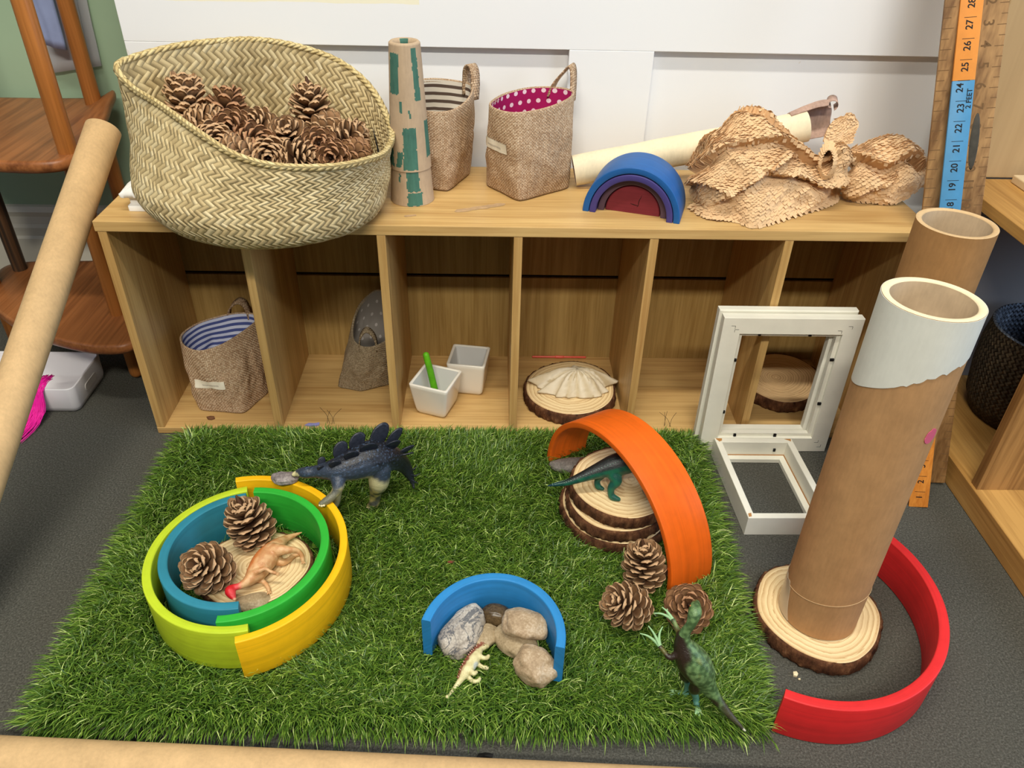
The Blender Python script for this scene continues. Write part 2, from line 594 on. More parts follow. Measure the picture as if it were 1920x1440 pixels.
red_straw, b = new_mat('translucent_red_straw', 0.3, 0.5)
b.inputs['Base Color'].default_value = rgb(226, 92, 74)
green_stick = plain('bright_green_stick', rgb(96, 176, 26), 0.5, 0.3, 0.25, 60)
label_cloth, b = new_mat('cream_cloth_label', 0.85, 0.1)
u, v, _ = xyz(coords('UV'))
ln = ((v - 0.42).abs() < 0.10) * (u > 0.22) * (u < 0.8) * (noise_t(comb(u * 26.0, v * 3.0), 3.0, 3) > 0.42)
lk(mix(ln * 0.45, rgb(232, 224, 204), rgb(120, 112, 104)), b.inputs['Base Color'])
ink = plain('black_ink', rgb(20, 20, 24), 0.6)
ruler_blue = plain('blue_ruler_paint', rgb(74, 138, 182), 0.45, 0.3, 0.08, 60)
ruler_orange = plain('orange_ruler_paint', rgb(232, 150, 70), 0.45, 0.3, 0.08, 60)
ruler_wood = wood_mat('bare_orange_ruler_wood', rgb(224, 146, 62), rgb(196, 116, 42), 'z', 1.5)
old_ruler = wood_mat('old_brown_ruler_wood', rgb(172, 132, 84), rgb(112, 78, 44), 'z', 0.8, 0.6)
engrave = plain('engraved_marks', rgb(112, 84, 54), 0.8)
knot = plain('dark_wood_knot', rgb(70, 66, 58), 0.5, 0.3, 0.4, 80)
wall_shade_grey = plain('shaded_wall_grey', rgb(150, 146, 146), 0.7, 0.2)  # side panel grey imitates the white wall in shade behind the shelf
residue = plain('tape_residue', rgb(184, 152, 114), 0.7, 0.2, 0.25, 90)
lavender = plain('lavender_petal', rgb(140, 136, 190), 0.6)
brown_bit = plain('brown_scrap', rgb(110, 72, 44), 0.8)
black_bit = plain('black_scrap', rgb(26, 24, 22), 0.6)
cream_bit = plain('cream_crumb', rgb(228, 214, 176), 0.7)
dark_gap = plain('dark_gap', rgb(30, 20, 12), 0.9)
black_eye = plain('glossy_black_eye', rgb(10, 10, 10), 0.15, 0.6)
ivory = plain('ivory_claw', rgb(226, 212, 170), 0.4)
plate_mat = plain('dark_navy_plate', rgb(34, 38, 50), 0.4, 0.4, 0.3, 200, 0.5, 300)
# ------------------------------------------------------------------ the setting
v, f = box_geo((-2.0, -2.2, -0.05), (2.4, 0.60, 0.0), 0)
struct(part('floor', v, f, carpet, smooth=False))
g = G()
WY = 0.235
for lo, hi in [((-0.010, WY, 0.541), (1.60, 0.2505, 1.25)), ((-0.010, WY, 0), (0.118, 0.2505, 0.541)), ((0.638, WY, 0), (0.764, 0.2505, 0.541)),
               ((1.27, WY, 0), (1.60, 0.2505, 0.541)), ((0.118, WY, 0), (0.638, 0.2505, 0.10)), ((0.764, WY, 0), (1.27, 0.2505, 0.10)),
               ((-0.010, 0.2495, 0), (1.60, 0.47, 1.25))]:
    g.add(*box_geo(lo, hi, 0.0008))
struct(g.obj('wall_back', wall_paint, smooth=False))
v, f = box_geo((-1.4, 0.45, 0), (-0.008, 0.47, 1.25), 0)
struct(part('wall_left', v, f, green_paint, smooth=False))
prof = [(0.45, 0.0), (0.428, 0.0), (0.428, 0.135), (0.432, 0.140), (0.432, 0.156), (0.437, 0.162), (0.440, 0.176), (0.437, 0.186), (0.443, 0.195), (0.45, 0.197)]
rings = [[(x, y, z) for y, z in prof] for x in (-1.4, -0.012)]
v, f = loft(rings, True, True, True)
o = struct(part('baseboard_left', v, f, cream_paint, smooth=False))

# ------------------------------------------------------------------ storage cabinet with cubbies
P, T, H = 0.1875, 0.0121, 0.3646
cab = thing('storage_cabinet', 'long low beech-veneer cabinet of six open cubbies behind the grass mat', 'cabinet', (0.56, 0.11, 0))
box('top_board', (-0.009, 0.0, 0.3495), (1.139, 0.230, H), beech_x, cab, 0.0012)
box('bottom_board', (-0.0065, 0.0, 0.0005), (1.137, 0.230, 0.0124), beech_x, cab, 0.0012)
for i in range(7):
    x0, x1 = i * P - T / 2, i * P + T / 2
    if i == 6: x0, x1 = 1.119, 1.137
    box('side_panel' if i in (0, 6) else 'divider', (x0, 0.0006, 0.0124), (x1, 0.2158, 0.3495), beech_z, cab, 0.0006)
box('back_panel', (-0.006, 0.2158, 0.0124), (1.137, 0.222, 0.1745), oak_back, cab, 0.0003)
box('back_panel', (-0.006, 0.2158, 0.1805), (1.137, 0.222, 0.3495), oak_back, cab, 0.0003)
box('backing_strip', (-0.006, 0.2225, 0.14), (1.137, 0.228, 0.22), dark_gap, cab, 0)
# torn tape residue and small scuffs on the top board
def smear(name, a, b_, w, seed, parent, z, mat):
    rnd = random.Random(seed)
    n = 14
    a, b_ = Vector(a), Vector(b_)
    d = (b_ - a).normalized(); q = Vector((-d.y, d.x))
    top, bot = [], []
    for i in range(n):
        c = a.lerp(b_, i / (n - 1))
        k = w * (0.35 if i in (0, n - 1) else 1.0)
        p1 = c + q * k * rnd.uniform(0.75, 1.15); p2 = c - q * k * rnd.uniform(0.75, 1.15)
        top.append((p1.x, p1.y, z)); bot.append((p2.x, p2.y, z))
    v, f = loft([bot, top], False)
    v2 = [(x, y, z - 0.0002) for x, y, _ in v]
    f2 = [tuple(i + len(v) for i in reversed(q_)) for q_ in f]
    return part(name, v + v2, f + f2, mat, parent, smooth=False)
smear('tape_residue', (0.474, 0.049), (0.545, 0.079), 0.0058, 1, cab, H + 0.0004, residue)
smear('tape_residue', (0.405, 0.030), (0.421, 0.035), 0.0028, 2, cab, H + 0.0004, residue)

# ------------------------------------------------------------------ shelf unit at the right
sh = thing('shelf_unit', 'oak shelf unit at the right edge holding a dark knitted basket', 'shelf', (1.40, -0.15, 0))
box('top_board', (1.225, -0.168, 0.373), (1.62, 0.142, 0.390), shelf_wood, sh, 0.001)  # cut short at the divider, out of view, so lamp light reaches the basket
box('bottom_board', (1.225, -0.62, 0.0005), (1.62, 0.142, 0.041), shelf_wood, sh, 0.001)
box('divider', (1.229, -0.166, 0.041), (1.60, -0.150, 0.373), shelf_side, sh, 0.0008)
box('side_panel', (1.229, 0.126, 0.041), (1.62, 0.142, 0.373), wall_shade_grey, sh, 0.0008)
o = box('wooden_board', (1.213, 0.1445, 0.3905), (1.62, 0.160, 1.05), beige_board, base=(1.42, 0.15, 0.39))
tag(o, 'tall plain beige board standing upright at the back of the right shelf top', 'board')
o = box('wooden_sheet', (1.30, 0.035, 0.3903), (1.50, 0.128, 0.402), plain('pale_birch_ply', rgb(214, 190, 150), 0.5, 0.3, 0.05, 20), base=(1.4, 0.08, 0.3903))
tag(o, 'thin pale wooden sheet lying on the right shelf top', 'board')

# dark knitted basket in the right shelf
def star_ring(pts, n, c=None):
    """closed outline resampled by angle about its centre: returns r(phi) samples and centre"""
    P_ = np.asarray(spline(pts, 240, True))
    c = P_.mean(0) if c is None else np.asarray(c, float)
    a = np.arctan2(P_[:, 1] - c[1], P_[:, 0] - c[0])
    idx = np.argsort(a)
    a, P_ = a[idx], P_[idx]
    out = []
    for k in range(n):
        t = -pi + 2 * pi * k / n
        row = []
        for d in range(P_.shape[1]):
            row.append(np.interp(t, np.concatenate([a - 2 * pi, a, a + 2 * pi]), np.tile(P_[:, d], 3)))
        out.append(row)
    return np.array(out)
kb = thing('knitted_basket', 'round dark grey knitted basket inside the right shelf', 'basket', (1.386, 0.016, 0.041))
prof = [(0.001, 0.0), (0.05, 0.0), (0.072, 0.004), (0.084, 0.03), (0.090, 0.08), (0.091, 0.12), (0.087, 0.158)]
n = 56
def lathe(prof, c, n, m=0, uvs=True):
    rings = [[(c[0] + r * cos(2 * pi * k / n), c[1] + r * sin(2 * pi * k / n), c[2] + z) for k in range(n + 1)] for r, z in prof]
    L = [0]
    for i in range(1, len(prof)):
        L.append(L[-1] + sqrt((prof[i][0] - prof[i - 1][0]) ** 2 + (prof[i][1] - prof[i - 1][1]) ** 2))
    R = max(p[0] for p in prof)
    uv = [(2 * pi * R * k / n, l) for l in L for k in range(n + 1)]
    v, f = loft(rings, False)
    return v, f, uv
def weld(o, d=1e-5):
    bm = bmesh.new(); bm.from_mesh(o.data)
    bmesh.ops.remove_doubles(bm, verts=bm.verts, dist=d)
    bmesh.ops.recalc_face_normals(bm, faces=bm.faces)
    bm.to_mesh(o.data); bm.free()
    return o
v, f, uv = lathe(prof, (1.386, 0.016, 0.0415), n)
part('basket_body', v, f, knit_brown, kb, uv=uv)
v, f, uv = lathe([(0.087, 0.158), (0.084, 0.160), (0.081, 0.157), (0.080, 0.10), (0.074, 0.03), (0.05, 0.006), (0.001, 0.006)], (1.386, 0.016, 0.0415), n)
part('basket_lining', v, f, knit_dark, kb, uv=uv)
o = box('tag', (1.366, -0.0790, 0.085), (1.406, -0.0750, 0.125), plain('tan_wood_tag', rgb(170, 132, 84)), kb, 0.0006)
o2 = box('tag_panel', (1.371, -0.0800, 0.090), (1.401, -0.0792, 0.120), ink, o, 0)

# ------------------------------------------------------------------ two-tier stand at the left
st = thing('tiered_stand', 'red-brown wooden two-tier stand with round posts left of the cabinet', 'stand', (-0.22, 0.25, 0))
def slab(name, outline, z0, z1, mat, parent, rise=None, n=96, sub=6):
    """solid board from a closed outline, rounded edge, optional dished surface"""
    o_ = spline(outline, n, True)
    c = o_.mean(0)
    rings = []
    th = z1 - z0
    def R(s, z): return [(c[0] + (p[0] - c[0]) * s, c[1] + (p[1] - c[1]) * s, z + (rise(*(c + (p - c) * s)) if rise else 0)) for p in o_]
    for s in np.linspace(0.02, 0.94, sub): rings.append(R(s, z0))
    rings += [R(0.975, z0 + th * 0.04), R(0.995, z0 + th * 0.25), R(1.0, z0 + th * 0.5), R(0.995, z0 + th * 0.8), R(0.98, z1)]
    for s in np.linspace(0.94, 0.02, sub): rings.append(R(s, z1))
    v, f = loft(rings, True, True, True)
    return part(name, v, f, mat, parent)
upper = [(-0.14, 0.432), (-0.115, 0.36), (-0.098, 0.25), (-0.082, 0.165), (-0.088, 0.128), (-0.115, 0.113), (-0.16, 0.112), (-0.22, 0.122), (-0.30, 0.15), (-0.37, 0.20), (-0.42, 0.29), (-0.43, 0.40), (-0.36, 0.428), (-0.25, 0.432)]
slab('shelf_board', upper, 0.385, 0.403, stand_wood, st, rise=lambda x, y: 0.022 * max(0, min(1, (x + 0.165) / 0.04)) * max(0, min(1, (y - 0.30) / 0.12)))
lower = [(-0.05, 0.345), (-0.036, 0.22), (-0.032, 0.10), (-0.045, 0.062), (-0.09, 0.055), (-0.16, 0.075), (-0.22, 0.105), (-0.28, 0.146), (-0.335, 0.20), (-0.365, 0.27), (-0.36, 0.335), (-0.25, 0.35)]
slab('shelf_board', lower, 0.112, 0.130, stand_wood, st)
dark_post = wood_mat('scuffed_dark_post', rgb(120, 84, 54), rgb(52, 40, 30), 'z', 0.6, 0.5, 1.5)
for (x, y), m, z1 in (((-0.0975, 0.158), post_wood, 0.95), ((-0.160, 0.400), post_wood, 0.95), ((-0.333, 0.312), dark_post, 0.95), ((-0.352, 0.255), post_wood, 0.95)):
    v, f = tube_geo([(x, y, 0.012), (x, y, 0.2), (x, y, 0.4), (x, y, z1)], [0.011, 0.0125, 0.0135, 0.0125], 20)
    part('post', v, f, m, st)

# white storage tray on the carpet, below the stand
tr = thing('storage_tray', 'white plastic tray with oval handle holes on the carpet under the stand', 'tray', (-0.28, 0.11, 0))
def rrect(x0, y0, x1, y1, r, n=8):
    out = []
    for cx, cy, a0 in ((x1 - r, y1 - r, 0), (x0 + r, y1 - r, 90), (x0 + r, y0 + r, 180), (x1 - r, y0 + r, 270)):
        out += [(cx + r * cos(radians(a0 + 90 * k / n)), cy + r * sin(radians(a0 + 90 * k / n))) for k in range(n + 1)]
    return out
def tray_ring(i, z): return [(x, y, z) for x, y in rrect(-0.40 + i, 0.052 + i, -0.152 - i, 0.165 - i, 0.012 - i * 0.5)]
rings = [tray_ring(0.006, 0.0005), tray_ring(0.003, 0.002), tray_ring(0.001, 0.01), tray_ring(0, 0.046), tray_ring(0.0008, 0.0476), tray_ring(0.0025, 0.0476), tray_ring(0.0032, 0.046), tray_ring(0.0045, 0.004), tray_ring(0.012, 0.0025)]
v, f = loft(rings, True, True, True)
part('tray_shell', v, f, white_plastic, tr)
o = rrect(0.088, 0.018, 0.130, 0.031, 0.006)
v, f = loft([[(-0.1524, y, z) for y, z in o], [(-0.1512, y, z) for y, z in o]], True, True, True)
part('handle_hole', v, f, plain('handle_opening', rgb(206, 200, 196)), tr, smooth=False)

# hot pink feather tuft spilling over the tray front
rnd = random.Random(3)
g = G()
for i in range(150):
    s = rnd.gauss(-0.6, 0.9)
    L0, L1 = rnd.uniform(0, 0.45), rnd.uniform(0.7, 1.05)
    ctr = spline([(-0.200, 0.088, 0.050), (-0.203, 0.060, 0.0525), (-0.206, 0.046, 0.042), (-0.207, 0.036, 0.018), (-0.212, 0.008, 0.004), (-0.221, -0.032, 0.003)], 14)
    k0, k1 = int(L0 * 13), min(13, int(L1 * 13))
    pts = []
    for k in range(k0, k1 + 1):
        w = 0.0042 + 0.0035 * (k / 13)
        pts.append((ctr[k][0] + s * w + 0.002 * nz(i, k * 0.6), ctr[k][1] + 0.002 * nz(k * 0.5, i), max(0.0012, ctr[k][2] + abs(rnd.gauss(0, 0.0012)))))
    if len(pts) > 2:
        g.add(*tube_geo(pts, [0.0006] * (len(pts) - 1) + [0.0002], 4, False))
o = g.obj('feather', pink_fluff, base=(-0.206, 0.03, 0))
tag(o, 'hot pink feathery tuft hanging over the white tray edge', 'feather')

# folded blue plastic packets and a clear strip hanging behind the stand
def hang(name, pts, th, mat, label, cat):
    """slightly bulging hanging sheet: outline given at the wall"""
    P_ = [Vector(p) for p in pts]
    nrm = Vector((0, -1, 0))
    rows = []
    nu, nv_ = 10, 16
    def at(u, v_): return (P_[0].lerp(P_[1], u)).lerp(P_[3].lerp(P_[2], u), v_)
    def sheet(sgn): return [[at(i / nu, j / nv_) + nrm * (th * (0.5 + 0.5 * sgn) + sgn * th * sin(pi * i / nu) * 0.6 + 0.002 * nz(i * 0.5, j * 0.3, th * 900)) for i in range(nu + 1)] for j in range(nv_ + 1)]
    a, b_ = sheet(1), sheet(-1)
    rings = [list(r1) + list(reversed(r2)) for r1, r2 in zip(a, b_)]
    v, f = loft(rings, True, True, True)
    o = part(name, v, f, mat, base=tuple(P_[0]))
    return tag(o, label, cat)
hang('folded_packet', [(-0.228, 0.415, 0.70), (-0.182, 0.415, 0.70), (-0.186, 0.415, 0.487), (-0.222, 0.415, 0.497)], 0.006, blue_cloth, 'folded blue plastic packet hanging behind the front post of the stand', 'packet')
hang('plastic_strip', [(-0.190, 0.436, 0.70), (-0.150, 0.436, 0.70), (-0.1665, 0.436, 0.420), (-0.1800, 0.436, 0.418)], 0.003, clear_plastic, 'clear plastic strip dangling between the two stand posts', 'plastic strip')
hang('plastic_sleeve', [(-0.262, 0.444, 0.70), (-0.140, 0.444, 0.70), (-0.150, 0.444, 0.455), (-0.250, 0.444, 0.440)], 0.002, clear_plastic, 'wide clear plastic sleeve on the green wall behind the blue packet', 'plastic sleeve')
# ------------------------------------------------------------------ stained wooden rainbow arches
MZ = 0.018          # height of the grass surface that things stand on
FOOT = []           # footprints on the grass: blades are pressed flat there
def arch(name, label, cx, cy, th, a, h, w, d, z0, kind, mat, group=None, foot=True, n=72):
    e = Vector((cos(th), sin(th), 0)); p = Vector((-sin(th), cos(th), 0)); zz = Vector((0, 0, 1))
    s_, n_ = (p, zz) if kind == 'lie' else (zz, p)
    C0 = Vector((cx, cy, z0))
    b = min(0.0014, w * 0.2)
    prof = []
    for (q0, k0, a0) in ((b, b, 180), (w - b, b, 270), (w - b, d - b, 0), (b, d - b, 90)):
        for j in range(4):
            t = radians(a0 + 30 * j)
            prof.append((q0 + b * cos(t), k0 + b * sin(t)))
    # rounded rectangle profile ordered round the section
    rings, uv = [], []
    for i in range(n + 1):
        t = pi * i / n
        ring = []
        for q, k in prof:
            A, Hh = a - w + q, h - w + q
            ring.append(C0 + e * (A * cos(t)) + s_ * (Hh * sin(t)) + n_ * k)
            uv.append((a * t, k + q))
        rings.append(ring)
    v, f = loft(rings, True, True, True)
    o = part(name, v, f, mat, uv=uv, base=(cx, cy, z0))
    bm = bmesh.new(); bm.from_mesh(o.data); bmesh.ops.recalc_face_normals(bm, faces=bm.faces); bm.to_mesh(o.data); bm.free()
    sharp(o, 50)
    tag(o, label, 'toy block', group)
    if foot and kind == 'lie': FOOT.append(('arc', cx, cy, th, a, h, w))
    if foot and kind == 'up':
        for sg in (1, -1):
            c = C0 + e * (sg * (a - w / 2))
            FOOT.append(('rect', c.x, c.y, th, w / 2 + 0.001, 0.0, d))
    return o
GA = 'rainbow arches used as walls'
arch('wooden_arch', 'large red wooden arch lying on its side on the carpet round a tall cardboard tube', 0.9133, -0.3642, -2.0369, 0.1652, 0.1574, 0.0119, 0.0636, 0.0006, 'lie', S_RED, GA, False)
arch('wooden_arch', 'orange wooden arch standing upright like a bridge on the grass mat', 0.6846, -0.2068, -1.0696, 0.1491, 0.140, 0.0088, 0.0668, MZ, 'up', S_ORANGE, GA)
arch('wooden_arch', 'yellow wooden arch lying on its side, right outer wall of the ring on the grass', 0.2174, -0.3243, -1.3117, 0.1372, 0.1344, 0.0096, 0.0630, MZ, 'lie', S_YELLOW, GA)
arch('wooden_arch', 'lime wooden arch lying on its side, left outer wall of the ring on the grass', 0.2327, -0.3257, 1.8254, 0.1195, 0.1198, 0.0103, 0.0640, MZ, 'lie', S_LIME, GA)
arch('wooden_arch', 'teal wooden arch lying on its side, left inner wall beside a pine cone', 0.2244, -0.3172, 1.7794, 0.0965, 0.0975, 0.0115, 0.0640, MZ, 'lie', S_TEAL, GA)
arch('wooden_arch', 'green wooden arch lying on its side, right inner wall inside the yellow arch', 0.2189, -0.3214, -1.5194, 0.1096, 0.1101, 0.0104, 0.0640, MZ, 'lie', S_GREEN, GA)
arch('wooden_arch', 'sky blue wooden arch on its side sheltering pebbles on the grass mat', 0.5305, -0.4438, -0.2333, 0.0816, 0.0875, 0.0108, 0.0622, MZ, 'lie', S_BLUE, GA)
# the small nested set on the cabinet top
th = -0.312
pv = Vector((-sin(th), cos(th)))
GN = 'nested small rainbow blocks on the cabinet'
arch('wooden_arch', 'deep blue wooden arch, outermost of the small nested rainbow on the cabinet', 0.7195, 0.0375, th, 0.0686, 0.0707, 0.0090, 0.068, H + 0.0003, 'up', S_DBLUE, GN, False)
arch('wooden_arch', 'violet wooden arch nested just inside the deep blue one on the cabinet', 0.7195, 0.0375, th, 0.0588, 0.0604, 0.0088, 0.066, H + 0.0003, 'up', S_VIOLET, GN, False)
c = Vector((0.7195, 0.0375)) + pv * 0.012
arch('wooden_arch', 'mauve wooden arch nested between the violet arch and the maroon half disc', c.x, c.y, th, 0.0490, 0.0505, 0.0088, 0.055, H + 0.0003, 'up', S_MAUVE, GN, False)
c = Vector((0.7195, 0.0375)) + pv * 0.016
n = 40
rings = []
for k, r in ((0, 0.965), (0.0015, 1.0), (0.0485, 1.0), (0.05, 0.965)):
    ring = []
    for i in range(n + 1):
        t = pi * i / n
        q = Vector((c.x, c.y)) + Vector((cos(th), sin(th))) * (0.0388 * r * cos(t)) + pv * k
        ring.append((q.x, q.y, H + 0.0003 + 0.0400 * r * sin(t)))
    rings.append(ring)
v, f = loft(rings, True, True, True)
o = sharp(part('half_disc', v, f, S_MAROON, base=(c.x, c.y, H), uv=[(p[0] * 3, p[2] * 3) for p in v]), 40)
tag(o, 'maroon wooden half disc at the core of the small nested rainbow', 'toy block', GN)
# drying crack in the half disc
g = G()
for a_, b_ in (((-0.004, 0.014), (0.008, 0.0115)), ((0.006, 0.010), (0.0105, 0.028))):
    pts = []
    for s in np.linspace(0, 1, 6):
        x, z = a_[0] + (b_[0] - a_[0]) * s + 0.0006 * sin(s * 9), a_[1] + (b_[1] - a_[1]) * s
        q = Vector((c.x, c.y)) + Vector((cos(th), sin(th))) * x - pv * 0.0001
        pts.append((q.x, q.y, H + z))
    g.add(*tube_geo(pts, [0.0002, 0.0004, 0.0005, 0.0004, 0.0003, 0.0001], 5))
g.obj('crack', dark_gap, o)

# ------------------------------------------------------------------ sawn wood slices with bark
def wood_slice(label, c, z0, z1, polar, mat, seed, group, foot=False, pith=(0, 0)):
    rnd = random.Random(seed)
    polar = sorted(polar)
    A = np.array([p[0] for p in polar], float); R0 = np.array([p[1] for p in polar], float)
    A3 = np.concatenate([A - 360, A, A + 360]); R3 = np.tile(R0, 3)
    n = 160
    def R(k):
        t = -180 + 360 * k / n
        r = sum(np.interp(t + d, A3, R3) * w for d, w in ((-10, .2), (-5, .2), (0, .2), (5, .2), (10, .2)))
        return r
    rad = [R(k) for k in range(n)]
    ang = [radians(-180 + 360 * k / n) for k in range(n)]
    root = thing('wood_slice', label, 'wood slice', (c[0], c[1], z0), group)
    th = z1 - z0
    bt = 0.0032
    def P_(k, r, z): return (c[0] + r * cos(ang[k]), c[1] + r * sin(ang[k]), z)
    # wood disc
    rings, uv = [], []
    def row(fr, z, ins=0.0):
        rings.append([((c[0] + pith[0] * (1 - fr)) + (rad[k] - bt - ins) * fr * cos(ang[k]), (c[1] + pith[1] * (1 - fr)) + (rad[k] - bt - ins) * fr * sin(ang[k]), z) for k in range(n)])
        uv.extend([(fr, k / n) for k in range(n)])
    row(0.03, z0 + 0.0005); row(0.6, z0 + 0.0005); row(1, z0 + 0.0005, 0.001)
    row(1, z0 + 0.002); row(1, z1 - 0.0012); row(1, z1, 0.0008)
    for s in np.linspace(0.95, 0.02, 12): row(s, z1)
    v, f = loft(rings, True, True, True)
    part('sawn_face', v, f, mat, root, uv=uv)
    # bark
    rings = []
    for j, (q, z) in enumerate(((-0.004, z0 + 0.001), (-0.0006, z0 + 0.0006), (0.0005, z0 + th * 0.15), (0.0010, z0 + th * 0.4), (0.0008, z0 + th * 0.65), (0.0, z0 + th * 0.85), (-0.0016, z1 - 0.0006), (-0.0034, z1 - 0.0008))):
        ring = []
        for k in range(n):
            jag = 0.0 if j in (0, 7) else 0.0022 * nz(cos(ang[k]) * 9 + seed, sin(ang[k]) * 9, z * 60) + 0.0020 * nz(cos(ang[k]) * 24, sin(ang[k]) * 24 + seed, z * 120)
            ring.append(P_(k, rad[k] + q + jag, z))
        rings.append(ring)
    v, f = loft(rings, True)
    part('bark', v, f, bark_mat, root)
    if foot: FOOT.append(('disc', c[0], c[1], float(np.mean(rad)) - 0.002))
    return root
GS = 'sawn wood slices'
def pol(*q): return [(q[i], q[i + 1]) for i in range(0, len(q), 2)]
# ------------------------------------------------------------------ cardboard tubes
def card_tube(name, label, a, b, r, th, mats, fn=None, cat='cardboard tube', group=None, n=72, rows=120, capped=False):
    """hollow tube from a (bottom) to b (top); fn(angle, distance from top, distance from bottom) -> material index"""
    a, b = Vector(a), Vector(b)
    L = (b - a).length
    t = (b - a).normalized()
    u = (Vector((1, 0, 0)) - t * t.x).normalized(); w = t.cross(u)
    def ring(s, rr): return [a + t * s + (u * cos(2 * pi * k / n) + w * sin(2 * pi * k / n)) * rr * (1 + 0.004 * nz(k * 0.15, s * 9, r * 77)) for k in range(n)]
    rings, kinds = [], []
    for i in range(rows + 1):
        rings.append(ring(L * i / rows, r)); kinds.append('o')
    e = th * 0.22
    rings.append(ring(L + 0.0006, r - e)); kinds.append('e')
    rings.append(ring(L + 0.0004, r - th + e)); kinds.append('e')
    rings.append(ring(L - 0.001, r - th)); kinds.append('i')
    for s in (0.6, 0.3, 0.02):
        rings.append(ring(L * s, r - th)); kinds.append('i')
    v, f = loft(rings, True)
    v += [tuple(p) for p in []]
    # close the bottom edge
    nb = len(rings) - 1
    f += [(nb * n + j, nb * n + (j + 1) % n, (j + 1) % n, j) for j in range(n)]
    idx = []
    for i in range(len(rings) - 1):
        for j in range(n):
            if i < rows:
                idx.append(fn(2 * pi * (j + .5) / n, L - L * (i + .5) / rows, L * (i + .5) / rows) if fn else 0)
            elif i < rows + 3: idx.append(1)
            else: idx.append(2)
    idx += [0] * n
    o = part(name, v, f, base=tuple(a), mats=mats, midx=idx)
    sharp(o, 60)
    return tag(o, label, cat, group)
PHC = atan2(-0.63, -0.41)
def adiff(p, q): return (p - q + pi) % (2 * pi) - pi
def tube_patch(name, a, b, r, fn, mat, parent, n=120, rows=24):
    """thin sheet wrapped on a tube: fn(i in 0..1) -> (angle from the room side, lower, upper distance from the top)"""
    a, b = Vector(a), Vector(b)
    t = (b - a).normalized(); L = (b - a).length
    u = (Vector((1, 0, 0)) - t * t.x).normalized(); w = t.cross(u)
    lo, hi = [], []
    for j in range(rows + 1):
        for rr, out in ((r + 0.0001, lo), (r + 0.00055, hi)):
            ring = []
            for i in range(n + 1):
                x, d0, d1 = fn(i / n)
                d = d0 + (d1 - d0) * j / rows
                p = x + PHC
                ring.append(a + t * (L - d) + (u * cos(p) + w * sin(p)) * rr * 1.004)
            out.append(ring)
    m_ = (rows + 1) * (n + 1)
    v = [tuple(p) for q in hi for p in q] + [tuple(p) for q in lo for p in q]
    f = grid_faces(rows + 1, n + 1, False)
    edge = [i for i in range(n + 1)] + [j * (n + 1) + n for j in range(1, rows + 1)] + [rows * (n + 1) + i for i in range(n - 1, -1, -1)] + [j * (n + 1) for j in range(rows - 1, 0, -1)]
    f += [tuple(m_ + k for k in reversed(q)) for q in f] + [(p_, p_ + m_, q_ + m_, q_) for p_, q_ in zip(edge, edge[1:] + edge[:1])]
    o = part(name, v, f, mat, parent)
    bm = bmesh.new(); bm.from_mesh(o.data); bmesh.ops.recalc_face_normals(bm, faces=bm.faces); bm.to_mesh(o.data); bm.free()
    return sharp(o, 60)
TA, TB = (0.9342, -0.3651, 0.0222), (0.9416, -0.3508, 0.4549)
tall = card_tube('cardboard_tube', 'tall thick brown cardboard tube with a white paper top standing on a wood slice', TA, TB, 0.046, 0.0074, [card, card_white_edge, card_in], None, n=96, rows=60)
def wrap_edge(x):
    side = sin(max(-pi / 2, min(pi / 2, x)))
    return 0.074 - 0.028 * side + 0.0012 * nz(x * 2, 1.3) + (0.0035 * nz(x * 7, 4.2) + 0.0015 * nz(x * 25, 8) if x > -0.2 else 0)
tube_patch('paper_wrap', TA, TB, 0.046, lambda s: (-pi + 2 * pi * s, wrap_edge(-pi + 2 * pi * s), 0.0004), card_white, tall)['label'] = 'white paper wrap round the top'
def spot(s):
    y = sqrt(max(0, 1 - (2 * s - 1) ** 2))
    return 1.08 + 0.17 * (2 * s - 1), 0.131 + 0.0085 * y, 0.131 - 0.0095 * y + 0.002 * nz(s * 6, 2)
tube_patch('ink_mark', TA, TB, 0.046, spot, pink_ink, tall, 24, 6)
LT = (Vector(TB) - Vector(TA)).length
tube_patch('clear_tape', TA, TB, 0.046, lambda s: (-1.95 + 1.35 * s, LT - 0.0012, LT - 0.0012 - max(0.002, (0.050 if s < 0.72 else 0.050 - (s - 0.72) * 0.10) * (1 if s < 0.80 else max(0.05, 1 - (s - 0.80) / 0.2)) + 0.003 * nz(s * 9, 3))), clear_tape, tall, 60, 10)
tube_patch('spiral_seam', TA, TB, 0.046, lambda s: (-1.7 + 3.4 * s, LT - 0.055 - 0.010 * sin(-1.7 + 3.4 * s), LT - 0.0556 - 0.010 * sin(-1.7 + 3.4 * s)), card_edge, tall, 80, 1)
card_tube('cardboard_tube', 'plain brown cardboard tube standing behind the white-topped one by the rulers', (1.083, -0.122, 0.0004), (1.0835, -0.1215, 0.432), 0.046, 0.0070, [card_dark, card_edge, card_in])
card_tube('cardboard_tube', 'long thin cardboard tube leaning diagonally at the left against the stand', (-0.1115, -0.476, 0.0088), (-0.0365, 0.1560, 0.4372), 0.0243, 0.0026, [card_pale, card_edge, card_in])
def roll_tube():
    a, b = Vector((-0.25, -0.5445, 0.0262)), Vector((1.15, -0.6180, 0.0262))
    card_tube('cardboard_tube', 'long pale cardboard tube lying on the carpet along the bottom edge of the photo', a, b, 0.026, 0.0028, [card_pale, card_edge, card_in], rows=60)
roll_tube()

